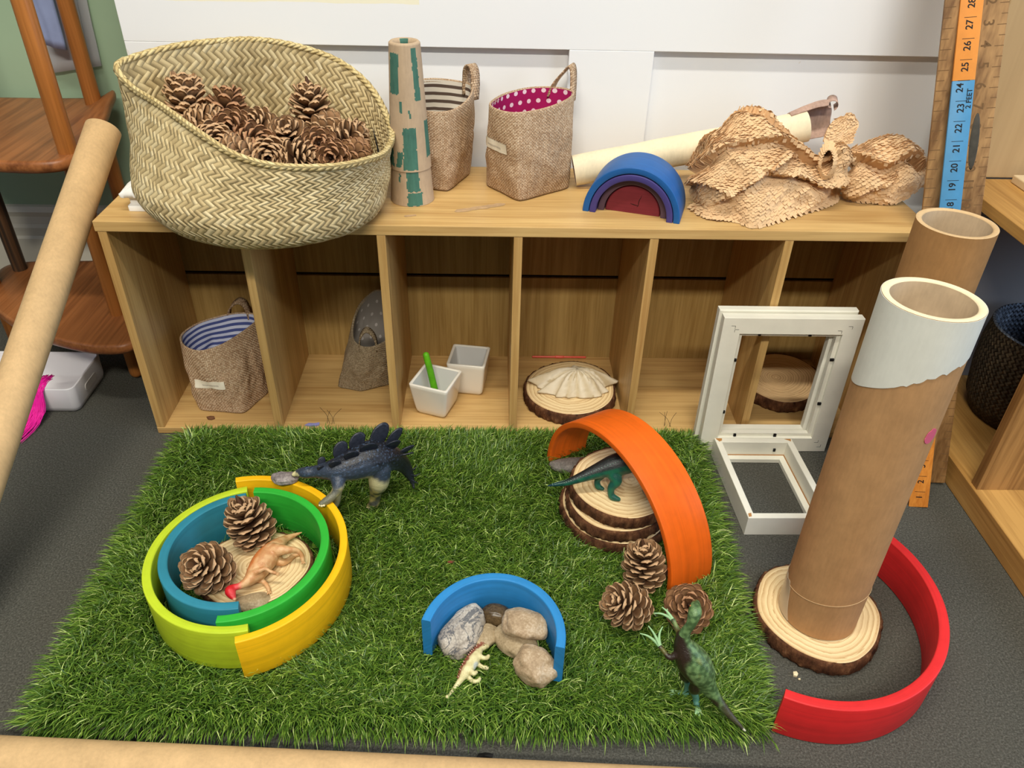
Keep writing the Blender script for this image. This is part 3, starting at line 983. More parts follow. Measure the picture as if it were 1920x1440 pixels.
# ------------------------------------------------------------------ wood slices
def grow(q, d=0.0030): return [(a, r + d) for a, r in q]
wood_slice('wood slice on the carpet with the tall cardboard tube standing on it', (0.9356, -0.3638), 0.0006, 0.022, grow(pol(-165, .075, -150, .0728, -126, .0735, -113, .0744, -100, .0758, -81, .0777, -58, .073, -25, .071, -3, .0768, 16, .076, 55, .0735, 99, .0726, 122, .077, 159, .0722, 178, .0755)), rings_a, 3, GS)
wood_slice('wood slice in the fourth cubby with a white seashell on it', (0.6612, 0.0916), 0.0128, 0.034, grow(pol(-154, .0778, -125, .0773, -92, .0768, -62, .0759, -34, .0753, -1, .0733, 31, .0803, 65, .0816, 85, .0793, 108, .0735, 138, .074, 154, .0754, 175, .0749), 0.0026), rings_a, 8, GS)
wood_slice('empty fine-ringed wood slice in the last cubby, seen through the white frame', (1.0292, 0.1287), 0.0128, 0.034, grow(pol(-132, .0725, -107, .078, -84, .0757, -49, .0693, -14, .0696, 7, .0752, 35, .0775, 50, .0785, 67, .076, 81, .0733, 97, .0681, 130, .069, 170, .070), 0.0024), rings_b, 14, GS, pith=(-0.006, -0.004))
wood_slice('bottom wood slice of the stack of three under the orange arch', (0.703, -0.190), MZ, 0.0366, grow(d=0.0045, q=pol(-170, .0726, -159, .0725, -136, .0752, -112, .0764, -93, .0769, -70, .078, -30, .074, 20, .072, 70, .071, 120, .071, 178, .0731)), rings_a, 21, GS, True)
wood_slice('middle wood slice of the stack of three under the orange arch', (0.703, -0.190), 0.0370, 0.0556, grow(pol(-169, .0686, -145, .0708, -117, .0753, -97, .0744, -77, .0743, -57, .0738, -10, .071, 50, .070, 110, .069, 176, .0662)), rings_a, 27, GS)
wood_slice('top wood slice of the stack under the orange arch, a green dinosaur stands on it', (0.711, -0.188), 0.0560, 0.0750, grow(pol(-172, .0733, -159, .071, -128, .0701, -105, .071, -85, .0722, -64, .0691, -20, .070, 40, .070, 97, .0715, 110, .0708, 126, .0692, 136, .0703, 150, .0702, 176, .0699)), rings_a, 33, GS, pith=(0.012, 0.004))
wood_slice('wood slice lying inside the ring of arches under the two pine cones', (0.230, -0.307), MZ, 0.0345, grow(pol(-100, .066, -60, .0645, -22, .0638, -8, .0683, 11, .0695, 26, .0690, 45, .0669, 59, .0625, 70, .0611, 100, .062, 133, .0645, 142, .068, 151, .069, -170, .068, -130, .067), 0.002), rings_a, 41, GS, True)

# ------------------------------------------------------------------ white picture frames
def sweep_rect(corners, prof, nrm):
    """corners: 4 points of the outer rectangle; prof: (inset, depth) closed section"""
    Cn = [Vector(c) for c in corners]
    nrm = Vector(nrm).normalized()
    rings = []
    for ins, dep in prof:
        ring = []
        for i in range(4):
            p, a, b = Cn[i], Cn[(i + 1) % 4], Cn[i - 1]
            ring.append(p + (a - p).normalized() * ins + (b - p).normalized() * ins + nrm * dep)
        rings.append(ring)
    rings.append(rings[0])
    v, f = loft(rings, True)
    return v, f
def weld_sharp(o, ang=30):
    weld(o, 1e-6); return sharp(o, ang)
fr = thing('picture_frame', 'front white wooden picture frame standing upright on the carpet against the cabinet', 'picture frame', (0.96, -0.03, 0), 'white picture frames')
def q(x, z, y0=-0.0352): return (x, y0 + 0.0055 * z / 0.243, z)
cor = [q(0.8588, 0.0008), q(1.0622, 0.0008), q(1.0622, 0.2435), q(0.8588, 0.2435)]
v, f = sweep_rect(cor, [(0.0, 0.0006), (0.0006, 0), (0.0262, 0), (0.0266, 0.0006), (0.0266, 0.0052), (0.0322, 0.0056), (0.0322, 0.0138), (0, 0.0138)], (0, 1, -0.0226))
weld_sharp(part('frame_moulding', v, f, white_frame, fr))
for x, z, w, h in ((0.916, 0.2135, .0036, .0030), (0.990, 0.2135, .0042, .0032), (0.8885, 0.170, .0030, .0046), (0.8880, 0.075, .0030, .0046), (1.0335, 0.172, .0072, .0040), (1.0335, 0.092, .0060, .0044), (0.913, 0.0300, .0040, .0044), (0.977, 0.0300, .0044, .0050)):
    yy = -0.0352 + 0.0055 * z / 0.243 + 0.0028
    box('clip', (x - w / 2, yy, z - h / 2), (x + w / 2, yy + 0.0026, z + h / 2), black_clip, fr, 0.0003)
for x, z, sx, sz in ((0.874, 0.230, 1, 1), (0.880, 0.224, -1, 1), (1.044, 0.231, 1, 1), (1.030, 0.2235, 1, 1), (1.050, 0.010, 1, -1), (1.044, 0.019, 1, -1), (0.869, 0.008, -1, -1)):
    y = -0.0352 + 0.0055 * z / 0.243 - 0.0001
    g = G()
    for lo, hi in (((x - .003, y, z), (x + .003, y + .0004, z + .0006)), ((x + sx * .003 - .0003, y, min(z, z - sz * .005)), (x + sx * .003 + .0003, y + .0004, max(z, z - sz * .005)))):
        g.add(*box_geo(lo, hi, 0))
    g.obj('corner_mark', knot, fr, smooth=False)
fb = thing('picture_frame', 'white picture frame hidden directly behind the front one, only its top and left edges showing', 'picture frame', (0.955, -0.01, 0), 'white picture frames')
cor = [(0.8535, -0.0185, 0.0008), (1.0565, -0.0185, 0.0008), (1.0580, -0.0140, 0.2475), (0.8550, -0.0140, 0.2475)]
v, f = sweep_rect(cor, [(0.0, 0.001), (0.0016, 0), (0.028, 0.0), (0.0316, 0.002), (0.0316, 0.0122), (0, 0.0122), (0, 0.0122)], (0, 1, -0.018))
weld_sharp(part('frame_moulding', v, f, white_frame, fb))

bx = thing('box_frame', 'deep white box picture frame lying flat on the carpet in front of the upright frames', 'picture frame', (0.94, -0.13, 0), 'white picture frames')
cor = [(0.8850, -0.2170, 0.0335), (1.0060, -0.2165, 0.0335), (0.9990, -0.0430, 0.0335), (0.8772, -0.0425, 0.0335)]
v, f = sweep_rect(cor, [(0.0, -0.0006), (0.0006, 0), (0.0092, 0), (0.0098, -0.0006), (0.0100, -0.0328), (0.0, -0.0328)], (0, 0, 1))
weld_sharp(part('frame_wall', v, f, white_frame, bx))
cor = [(c_[0], c_[1], 0.0090) for c_ in cor]
v, f = sweep_rect(cor, [(0.0101, 0), (0.0112, 0), (0.0112, -0.006), (0.0101, -0.006)], (0, 0, 1))
weld_sharp(part('fibre_edge', v, f, frame_wood, bx))
v, f = sweep_rect(cor, [(0.0113, -0.0010), (0.0200, -0.0010), (0.0204, -0.0015), (0.0204, -0.0080), (0.0113, -0.0080)], (0, 0, 1))
weld_sharp(part('inner_lip', v, f, white_frame, bx))
def chip(name, pts, z, mat, parent):
    v = [(x, y, z) for x, y in pts] + [(x, y, z - 0.0004) for x, y in pts]
    n = len(pts)
    f = [tuple(range(n)), tuple(reversed(range(n, 2 * n)))] + [(i, n + i, n + (i + 1) % n, (i + 1) % n) for i in range(n)]
    return part(name, v, f, mat, parent, smooth=False)
chip('chipped_corner', [(0.8785, -0.0437), (0.8890, -0.0435), (0.8875, -0.0490), (0.8830, -0.0515)], 0.0337, frame_wood, bx)
chip('chipped_corner', [(0.9870, -0.0440), (0.9975, -0.0440), (0.9960, -0.0500), (0.9920, -0.0470)], 0.0337, frame_wood, bx)
chip('chipped_corner', [(0.8862, -0.2150), (0.8905, -0.2140), (0.8915, -0.2070), (0.8868, -0.2085)], 0.0337, frame_wood, bx)
box('clip', (0.9700, -0.0545, 0.0160), (0.9738, -0.0528, 0.0215), black_clip, bx, 0.0003)

# ------------------------------------------------------------------ rulers
def text_geo(s, size):
    c = bpy.data.curves.new('t', 'FONT')
    c.body, c.size, c.align_x, c.align_y = s, size, 'CENTER', 'CENTER'
    c.extrude = 0.00012
    c.offset = size * 0.012
    o = bpy.data.objects.new('t', c); LINK(o)
    me = bpy.data.meshes.new_from_object(o.evaluated_get(bpy.context.evaluated_depsgraph_get()))
    v = [tuple(p.co) for p in me.vertices]; f = [tuple(p.vertices) for p in me.polygons]
    bpy.data.objects.remove(o); bpy.data.curves.remove(c); bpy.data.meshes.remove(me)
    return v, f
class Stick:
    def __init__(s, base, d, width, th):
        s.b, s.t = Vector(base), Vector(d).normalized()
        s.w = (Vector((1, -0.25, 0)) - s.t * Vector((1, -0.25, 0)).dot(s.t)).normalized()
        s.n = s.w.cross(s.t)          # towards the room
        s.W, s.H = width, th
    def at(s, along, across, out=0.0): return s.b + s.t * along + s.w * across + s.n * out
    def block(s, a0, a1, c0, c1, o0, o1, bev=0.0004):
        v, f = box_geo((c0, a0, o0), (c1, a1, o1), bev)
        return [s.at(p[1], p[0], p[2]) for p in v], f
    def text(s, txt, size, along, across, turn, out):
        v, f = text_geo(txt, size)
        r = []
        for x, y, z in v:
            X_, Y_ = (-y, x) if turn > 0 else (y, -x)     # turned a quarter
            r.append(s.at(along + Y_, across + X_, out + z))
        return r, f
INCH = 0.0246
ys = Stick((1.159, -0.161, 0.0012), (-0.065, 0.35, 1), 0.0262, 0.004)
yard = thing('yardstick', 'wooden yardstick painted blue and orange with black inch numbers, leaning by the right shelf', 'ruler', (1.159, -0.161, 0))
for k, m in ((0, ruler_wood), (1, ruler_blue), (2, ruler_orange)):
    v, f = ys.block(k * 12 * INCH, (k + 1) * 12 * INCH, -ys.W / 2, ys.W / 2, -0.004, 0, 0.0006)
    sharp(part('foot_section', v, f, m, yard), 40)
g = G()
for k in range(1, 36):
    g.add(*ys.block(k * INCH - 0.0003, k * INCH + 0.0003, -0.007, 0.007, -0.0002, 0.00015, 0))
    if k not in (12, 24): g.add(*ys.text(str(k), 0.0115, k * INCH - 0.0085, 0.0, 1, 0.0002))
    else: g.add(*ys.text(str(k), 0.0115, k * INCH - 0.0085, 0.003 - 0.0065, 1, 0.0002))
g.add(*ys.text('1 FOOT', 0.0085, 12 * INCH - 0.022, 0.0085, 1, 0.0002))
g.add(*ys.text('2 FEET', 0.0085, 24 * INCH - 0.022, 0.0085, 1, 0.0002))
g.obj('printed_numbers', ink, yard, smooth=False)
WX, WLX, WS2, WK = 1.184, -0.092, 0.667, 0.500
WB = Stick((WX, -0.107, 0.0012), (WLX, 0.27, 1), 0.073, 0.006)
wide = thing('wide_ruler', 'wide old brown wooden ruler with carved ticks standing behind the yardstick', 'ruler', (WX, -0.107, 0))
v, f = WB.block(0, 0.98, -0.0365, 0.0365, -0.006, 0, 0.001)
sharp(part('ruler_blade', v, f, old_ruler, wide), 40)
g, g2 = G(), G()
for k in range(1, 79):
    s_ = k * INCH / 2
    L_ = 0.013 if k % 2 == 0 else 0.009
    g.add(*WB.block(s_ - 0.0004, s_ + 0.0004, -0.0363, -0.0363 + L_, -0.0002, 0.0001, 0))
    g2.add(*WB.block(s_ - 0.0004, s_ + 0.0004, 0.0363 - L_ * 0.8, 0.0363, -0.0002, 0.0001, 0))
g.obj('carved_ticks', engrave, wide, smooth=False)
g2.obj('carved_ticks', engrave, wide, smooth=False)
g = G()
for k in range(1, 13):
    s_ = WS2 - (k - 2) * INCH
    if s_ < 0.93: g.add(*WB.text(str(k), 0.017, s_, 0.0155, -1, 0.00005))
g.obj('carved_numbers', engrave, wide, smooth=False)
g = G()
v, f = sphere_geo((0, 0, 0), 1, 20, 10)
g.add([WB.at(WK + p[1] * 0.036, 0.0165 + p[0] * 0.0055, p[2] * 0.0006) for p in v], f)
g.obj('wood_knot', knot, wide)
# ------------------------------------------------------------------ seagrass basket
def radial(pts, n, c):
    return star_ring(pts, n, c)
RIM = [(0.0479, 0.06, 0.5464), (0.0561, 0.095, 0.5505), (0.0992, 0.135, 0.5566), (0.1419, 0.16, 0.558), (0.1964, 0.178, 0.5575), (0.252, 0.186, 0.5484), (0.3115, 0.178, 0.530),
       (0.358, 0.150, 0.5004), (0.3895, 0.085, 0.4655), (0.3885, 0.02, 0.4581), (0.373, -0.04, 0.4671), (0.3346, -0.08, 0.4722), (0.2746, -0.095, 0.4775), (0.2274, -0.092, 0.4892),
       (0.1822, -0.07, 0.5076), (0.1255, -0.02, 0.5228), (0.0738, 0.03, 0.5305)]
bc = (0.235, 0.045)
n = 220
rim = radial(RIM, n, bc)
phi = np.array([-pi + 2 * pi * k / n for k in range(n)])
def ell(cx, cy, rx, ry, z, p=2.0):
    c, s = np.cos(phi), np.sin(phi)
    k = (np.abs(c / rx) ** p + np.abs(s / ry) ** p) ** (-1 / p)
    return np.stack([cx + k * c, cy + k * s, np.full(n, z)], 1)
keys = [ell(bc[0], bc[1] + 0.005, 0.002, 0.002, H + 0.001), ell(bc[0], bc[1] + 0.005, 0.06, 0.055, H + 0.001), ell(bc[0] - 0.001, bc[1] - 0.006, 0.122, 0.112, H + 0.0012), ell(bc[0] - 0.006, bc[1] - 0.010, 0.147, 0.140, 0.381),
        ell(bc[0] - 0.015, bc[1] - 0.006, 0.168, 0.151, 0.415)]
body4 = keys[-1]
neck = 0.5 * body4 + 0.5 * rim
ctr = np.array([bc[0] - 0.004, bc[1], 0.0])
neck[:, :2] = ctr[:2] + (neck[:, :2] - ctr[:2]) * (1.0 - 0.02 * np.cos(phi))[:, None]
keys += [neck, rim]
KS = np.array(keys)
m_ = 64
rows = np.stack([spline(KS[:, k, :], m_) for k in range(n)], 1)      # m_ x n x 3
rows[:, :, 2] = np.maximum(rows[:, :, 2], H + 0.0006)
for i in range(m_):
    for k in range(n):
        if i > 14:
            a = phi[k]
            d = 0.0022 * nz(cos(a) * 3, sin(a) * 3, i * 0.08) + 0.0012 * nz(cos(a) * 9, sin(a) * 9, i * 0.2)
            rows[i, k, 0] += d * cos(a); rows[i, k, 1] += d * sin(a)
            rows[i, k, 1] = min(rows[i, k, 1], WY - 0.006)
cum = np.concatenate([[0], np.cumsum(np.linalg.norm(np.diff(rows.mean(1) * 0 + rows[:, 0, :], axis=0), axis=1))])
bk = thing('seagrass_basket', 'big woven seagrass belly basket full of pine cones on the left of the cabinet', 'basket', (0.235, 0.045, H))
def shellgeo(rw, flip=False):
    rr = np.concatenate([rw, rw[:, :1, :]], 1)
    v = rr.reshape(-1, 3)
    nc = n + 1
    f = grid_faces(len(rw), nc, False, flip)
    uv = [(0.150 * 2 * pi * k / n, cum[i]) for i in range(len(rw)) for k in range(nc)]
    return v, f, uv
v, f, uv = shellgeo(rows)
part('basket_body', v, f, seagrass, bk, uv=uv)
inner = rows.copy()
cc = np.array([bc[0], bc[1]])
d = inner[:, :, :2] - cc
r = np.linalg.norm(d, axis=2, keepdims=True)
inner[:, :, :2] = cc + d * np.maximum(0.0, (r - 0.0045)) / np.maximum(r, 1e-6)
inner[:, :, 2] += 0.003 * np.clip(1 - np.arange(m_) / 30.0, 0, 1)[:, None]
v, f, uv = shellgeo(inner[2:], True)
part('basket_lining', v, f, seagrass, bk, uv=[(a + 0.013, b_) for a, b_ in uv])
# braided rim
pts = [tuple(p) for p in np.concatenate([rim, rim[:2]], 0)]
pts = [(bc[0] + (p[0] - bc[0]) * 0.992, bc[1] + (p[1] - bc[1]) * 0.992, p[2] + 0.001) for p in pts]
fr_ = frames(pts)
rings, uv = [], []
for i, (p, t, u, w) in enumerate(fr_):
    rings.append([p + (u * cos(2 * pi * k / 12) + w * sin(2 * pi * k / 12)) * (0.0044 + 0.0004 * sin(i * 1.9 + k * 1.05)) for k in range(12)])
    uv += [(i * 0.0045, k * 0.0026) for k in range(12)]
v, f = loft(rings, True)
part('braided_rim', v, f, seagrass_rim, bk, uv=uv)

# ------------------------------------------------------------------ cloth bags
def bag(name, label, base_pts, rim_pts, z0, body_mat, lin_mat, handle=None, tab=None, bulge=0.004, seed=1, depth=0.9, group='burlap storage bags', wr=0.002):
    n = 120
    bp = [(p[0], p[1], z0) for p in base_pts]
    c0 = np.mean(np.array(bp), 0); c1 = np.mean(np.array(rim_pts), 0)
    # soft-cornered base outline
    dense = []
    for i in range(len(bp)):
        a, b = np.array(bp[i]), np.array(bp[(i + 1) % len(bp)])
        for s in (0.10, 0.5, 0.90): dense.append(a + (b - a) * s)
    B = star_ring(dense, n, c0); R = star_ring(rim_pts, n, c1)
    root = thing(name, label, 'bag', (c0[0], c0[1], z0), group)
    m_ = 34
    rows = []
    for s in (0.02, 0.5, 0.9): rows.append(c0 + (B - c0) * s + np.array([0, 0, 0.0006]))
    rows.append(c0 + (B - c0) * 0.985 + np.array([0, 0, 0.0012]))
    for i in range(m_ + 1):
        s = i / m_
        q_ = B * (1 - s) + R * s
        cc = c0 * (1 - s) + c1 * s
        dr = q_ - cc; dr[:, 2] = 0
        L = np.linalg.norm(dr, axis=1, keepdims=True)
        disp = np.array([[bulge * sin(pi * s) + wr * sin(pi * min(1, s * 1.2)) * (nz(cos(2 * pi * k / n) * 2.2 + seed, sin(2 * pi * k / n) * 2.2, s * 3.0) + 0.6 * nz(cos(2 * pi * k / n) * 5, sin(2 * pi * k / n) * 5 + seed, s * 7)) * 2] for k in range(n)])
        q_ = q_ + dr / L * disp
        q_[:, 2] = np.where(s == 0, z0 + 0.002, q_[:, 2])
        rows.append(q_)
    rows = np.array(rows)
    per = np.linalg.norm(np.diff(np.concatenate([B, B[:1]]), axis=0), axis=1).cumsum()
    per = np.concatenate([[0], per])
    zz = [0, 0.01, 0.02, 0.025] + [0.03 + i / m_ * (c1[2] - z0) for i in range(m_ + 1)]
    def shell(rw, zl, flip):
        rr = np.concatenate([rw, rw[:, :1]], 1)
        return rr.reshape(-1, 3), grid_faces(len(rw), n + 1, False, flip), [(per[k], z_) for z_ in zl for k in range(n + 1)]
    top = rows[-1]
    cc = c1
    def inset(q_, c, d):
        dr = q_ - c; dr[:, 2] = 0
        L = np.linalg.norm(dr, axis=1, keepdims=True)
        return q_ - dr / L * d
    lip = [inset(top, c1, 0.0006) + np.array([0, 0, 0.0016]), inset(top, c1, 0.0022) + np.array([0, 0, 0.0018]), inset(top, c1, 0.0032) + np.array([0, 0, 0.0006]), inset(top, c1, 0.0034) - np.array([0, 0, 0.003])]
    v, f, uv = shell(np.concatenate([rows, np.array(lip)]), zz + [zz[-1] + 0.002 * k for k in range(1, 5)], False)
    part('bag_body', v, f, body_mat, root, uv=uv)
    li, zl = [], []
    for i in range(m_, int(m_ * (1 - depth)) - 1, -1):
        s = i / m_
        li.append(inset(rows[4 + i], c0 * (1 - s) + c1 * s, 0.0036)); zl.append(i / m_ * (c1[2] - z0))
    li.append(c0 + (li[-1] - c0) * 0.05 + np.array([0, 0, 0.0])); li[-1][:, 2] = li[-2][:, 2].min(); zl.append(-0.03)
    v, f, uv = shell(np.array(li), zl, True)
    part('lining', v, f, lin_mat, root, uv=uv)
    if handle:
        pts, wd, side = handle
        P_ = spline(pts, 26)
        W_ = Vector(side).normalized() * wd
        rings, uv = [], []
        for i, p in enumerate(P_):
            t = Vector(P_[min(i + 1, 25)] - P_[max(i - 1, 0)]).normalized()
            nn = t.cross(W_).normalized() * 0.0011
            p = Vector(p)
            rings.append([p - W_ - nn, p + W_ - nn, p + W_ + nn, p - W_ + nn])
            uv += [(0, i * 0.003), (2 * wd, i * 0.003), (2 * wd, i * 0.003 + .0004), (0, i * 0.003 + .0004)]
        v, f = loft(rings, True, True, True)
        part('handle_loop', v, f, body_mat, root, uv=uv)
    if tab:
        # small sewn label lying on the cloth: k range round the bag, s range in height
        k0, k1, s0, s1 = tab
        gv, uv = [], []
        for j in range(4):
            for i in range(13):
                k = (k0 + (k1 - k0) * i / 12) % n
                s = s0 + (s1 - s0) * j / 3
                ka = int(k) % n; fr = k - int(k)
                ra = 4 + s * m_; r0 = int(ra); q1 = rows[r0] * (1 - (ra - r0)) + rows[r0 + 1] * (ra - r0)
                p = q1[ka] * (1 - fr) + q1[(ka + 1) % n] * fr
                dr = p - (c0 * (1 - s) + c1 * s); dr[2] = 0
                p = p + dr / np.linalg.norm(dr) * 0.0012
                gv.append(tuple(p)); uv.append((i / 12, j / 3))
        gb = [tuple(np.array(p) - np.array([(p[0] - c0[0]), (p[1] - c0[1]), 0]) / np.linalg.norm([p[0] - c0[0], p[1] - c0[1]]) * 0.0007) for p in gv]
        f = grid_faces(4, 13, False)
        f2 = [tuple(i + len(gv) for i in reversed(q_)) for q_ in f]
        part('sewn_label', gv + gb, f + f2, label_cloth, root, uv=uv + uv)
    return root
def kphi(deg, n=120): return (radians(deg) + pi) / (2 * pi) * n

bag('burlap_bag', 'upright burlap bag with magenta white-dotted lining and a sewn label, on the cabinet top', [(0.565, 0.085), (0.644, 0.143), (0.592, 0.208), (0.514, 0.151)],
    [(0.521, 0.125, 0.4895), (0.536, 0.098, 0.4895), (0.562, 0.090, 0.4895), (0.600, 0.106, 0.492), (0.632, 0.140, 0.495), (0.643, 0.178, 0.4965), (0.618, 0.208, 0.494), (0.580, 0.211, 0.492), (0.545, 0.187, 0.490), (0.526, 0.153, 0.4895)],
    H + 0.0004, burlap, lining_dots, handle=([(0.611, 0.211, 0.482), (0.618, 0.213, 0.500), (0.633, 0.208, 0.520), (0.639, 0.204, 0.527), (0.6425, 0.199, 0.520), (0.643, 0.191, 0.500), (0.6425, 0.186, 0.480)], 0.0085, (0.5, 0.8, 0.1)),
    tab=(kphi(-172), kphi(-120), 0.53, 0.645), seed=4, wr=0.0022)
bag('burlap_bag', 'burlap bag with brown and cream striped lining standing behind the cardboard cones', [(0.461, 0.119), (0.4935, 0.200), (0.420, 0.226), (0.388, 0.148)],
    [(0.385, 0.165, 0.487), (0.405, 0.130, 0.485), (0.440, 0.114, 0.482), (0.470, 0.122, 0.482), (0.492, 0.155, 0.489), (0.497, 0.195, 0.497), (0.475, 0.215, 0.4985), (0.435, 0.220, 0.500), (0.400, 0.210, 0.496)],
    H + 0.0004, burlap, lining_brown, handle=([(0.487, 0.209, 0.482), (0.4875, 0.208, 0.505), (0.489, 0.204, 0.520), (0.494, 0.199, 0.5265), (0.499, 0.195, 0.519), (0.5005, 0.191, 0.502), (0.499, 0.186, 0.480)], 0.0075, (0.75, 0.6, 0.0)), seed=9, wr=0.0022)
bag('burlap_bag', 'burlap bag with blue striped lining and a sewn label in the first cubby', [(0.045, 0.045), (0.123, 0.036), (0.150, 0.100), (0.064, 0.122)],
    [(0.0215, 0.100, 0.1205), (0.035, 0.076, 0.117), (0.066, 0.058, 0.1195), (0.098, 0.070, 0.124), (0.124, 0.103, 0.128), (0.138, 0.140, 0.1295), (0.128, 0.160, 0.130), (0.092, 0.166, 0.127), (0.050, 0.152, 0.1225), (0.028, 0.130, 0.1205)],
    0.0128, burlap, lining_blue, handle=([(0.081, 0.167, 0.116), (0.086, 0.168, 0.135), (0.097, 0.166, 0.148), (0.106, 0.165, 0.152), (0.114, 0.165, 0.146), (0.118, 0.164, 0.132), (0.119, 0.164, 0.116)], 0.0075, (0.2, 1.0, 0.3)),
    tab=(kphi(-132), kphi(-77), 0.42, 0.535), seed=14, wr=0.0026)
bag('burlap_bag', 'greyish burlap bag with grey spotted lining leaning in the second cubby', [(0.262, 0.113), (0.305, 0.100), (0.356, 0.124), (0.352, 0.185), (0.272, 0.190)],
    [(0.289, 0.152, 0.105), (0.296, 0.126, 0.098), (0.315, 0.110, 0.096), (0.340, 0.115, 0.098), (0.359, 0.130, 0.108), (0.362, 0.158, 0.130), (0.355, 0.186, 0.152), (0.331, 0.198, 0.157), (0.306, 0.188, 0.142), (0.293, 0.172, 0.124)],
    0.0128, burlap_grey, lining_grey, handle=([(0.307, 0.116, 0.090), (0.308, 0.121, 0.108), (0.316, 0.124, 0.121), (0.324, 0.124, 0.1215), (0.333, 0.122, 0.109), (0.336, 0.117, 0.090)], 0.006, (0.0, 1.0, 0.4)), seed=19, bulge=0.003)

# ------------------------------------------------------------------ cardboard yarn cones
def yarn_cone(label, c, z0, z1, r0, r1, th, patches, seed, group):
    n, m_ = 120, 150
    L = z1 - z0
    rings, idx = [], []
    def ring(z, r): return [(c[0] + r * cos(2 * pi * k / n) * (1 + 0.008 * nz(k * 0.12, z * 30, seed)), c[1] + r * sin(2 * pi * k / n), z) for k in range(n)]
    for i in range(m_ + 1): rings.append(ring(z0 + L * i / m_, r0 + (r1 - r0) * i / m_ - (0.0008 if i == m_ else 0)))
    rings.append(ring(z1 + 0.0012, r1 - 0.0022))
    rings.append(ring(z1 + 0.0006, r1 - 0.0055))
    rings.append(ring(z1 - 0.004, r1 - 0.0072))
    for s in (0.8, 0.4, 0.0): rings.append(ring(z0 + L * s + 0.0002, r0 + (r1 - r0) * s - th - (0.0045 if s > 0.5 else 0)))
    v, f = loft(rings, True)
    nb = len(rings) - 1
    f += [(nb * n + j, nb * n + (j + 1) % n, (j + 1) % n, j) for j in range(n)]
    for i in range(nb):
        for j in range(n):
            k = 0
            a = -180 + 360 * (j + .5) / n
            a = (math.degrees(2 * pi * (j + .5) / n) + 180) % 360 - 180
            h = i / m_
            if i < m_:
                for a0, a1, h0, h1, sl in patches:
                    e = 1.5 * nz(h * 30, a0, seed) * 2
                    if a0 + sl * (h - h0) + e < a < a1 + sl * (h - h0) + e and h0 + 0.01 * nz(a * 0.12, seed) < h < h1 + 0.012 * nz(a * 0.2, seed + 3): k = 1
            elif i > m_ + 1 and -20 < a - 95 < 25: k = 1
            idx.append(k)
    idx += [0] * n
    o = part('yarn_cone', v, f, base=(c[0], c[1], z0), mats=[cone_card, cone_green], midx=idx)
    sharp(o, 60)
    return tag(o, label, 'cardboard cone', group)
GCN = 'stacked cardboard cones'
cc_ = (0.411, 0.0945)
yarn_cone('lower cardboard cone with a green patch, only its base showing under the upper cone', cc_, H + 0.0004, 0.515, 0.0312, 0.0200, 0.0012,
          [(-97, -57, 0.0, 0.125, 0), (-98, -62, 0.135, 0.36, 0), (-122, -116, 0.22, 0.30, 0)], 5, GCN)
yarn_cone('tall upper cardboard cone with green painted patches and a hole at its tip', cc_, 0.4140, 0.578, 0.0288, 0.0205, 0.0011,
          [(-152, -112, 0.62, 0.93, 12), (-58, -36, 0.57, 0.97, -14), (-104, -64, 0.012, 0.36, 3), (-168, -136, 0.03, 0.30, -30), (-128, -110, 0.03, 0.16, 40), (-30, 0, 0.1, 0.40, 0), (-112, -103, 0.48, 0.57, 0), (-80, -74, 0.44, 0.50, -60), (150, 185, 0.5, 0.75, 0), (60, 110, 0.2, 0.7, 0), (-178, -160, 0.36, 0.43, 0)], 11, GCN)

# ------------------------------------------------------------------ ceramic pots, stick, shell, straw
def pot(label, c, rot, sb, st, z0, h):
    root = thing('square_pot', label, 'pot', (c[0], c[1], z0), 'white square pots')
    R = Matrix.Rotation(rot, 2)
    def ring(s, z, r):
        out = []
        for x, y in rrect(-s, -s, s, s, r, 5):
            p = R @ Vector((x, y)); out.append((c[0] + p.x, c[1] + p.y, z))
        return out
    rings = [ring(sb - 0.004, z0, 0.004), ring(sb - 0.0012, z0 + 0.0008, 0.005), ring(sb, z0 + 0.003, 0.005)]
    for s in np.linspace(0.1, 1.0, 10):
        k = sb + (st - sb) * (s ** 0.75)
        rings.append(ring(k, z0 + h * s * 0.985, 0.0045))
    rings += [ring(st - 0.0006, z0 + h, 0.004), ring(st - 0.0035, z0 + h + 0.0002, 0.0035), ring(st - 0.0048, z0 + h - 0.0012, 0.003)]
    v, f = loft(rings, True, True, False)
    part('pot_body', v, f, white_gloss, root)
    rings = [ring(st - 0.0047, z0 + h - 0.0010, 0.003), ring(st - 0.0056, z0 + h - 0.004, 0.003), ring(sb - 0.003, z0 + 0.02, 0.005), ring(sb - 0.006, z0 + 0.006, 0.006), ring(0.002, z0 + 0.005, 0.001)]
    v, f = loft(rings, True, False, True)
    o = part('pot_inside', v, f, ceramic_in, root)
    return root
pot('white square ceramic pot holding a green stick, in the third cubby', (0.4365, 0.0585), radians(-20), 0.0245, 0.0335, 0.0128, 0.0615)
pot('empty white square ceramic pot behind the one with the stick', (0.4885, 0.1225), radians(-8.5), 0.0265, 0.0325, 0.0128, 0.0625)
v, f = tube_geo([(0.4385, 0.0610, 0.0240), (0.4330, 0.0640, 0.050), (0.4275, 0.0675, 0.080), (0.4215, 0.0715, 0.1085)], [0.0052, 0.0056, 0.0055, 0.0052], 16)
tag(part('stick', v, f, green_stick, base=(0.4385, 0.061, 0.024)), 'bright green round stick standing in the front white pot', 'stick')
g = G()
g.add(*tube_geo([(0.603, 0.2120, 0.0150), (0.651, 0.2122, 0.0150), (0.699, 0.2120, 0.0150)], 0.0019, 10))
g.add(*tube_geo([(0.645, 0.2118, 0.0152), (0.658, 0.2118, 0.0152)], 0.0026, 10))
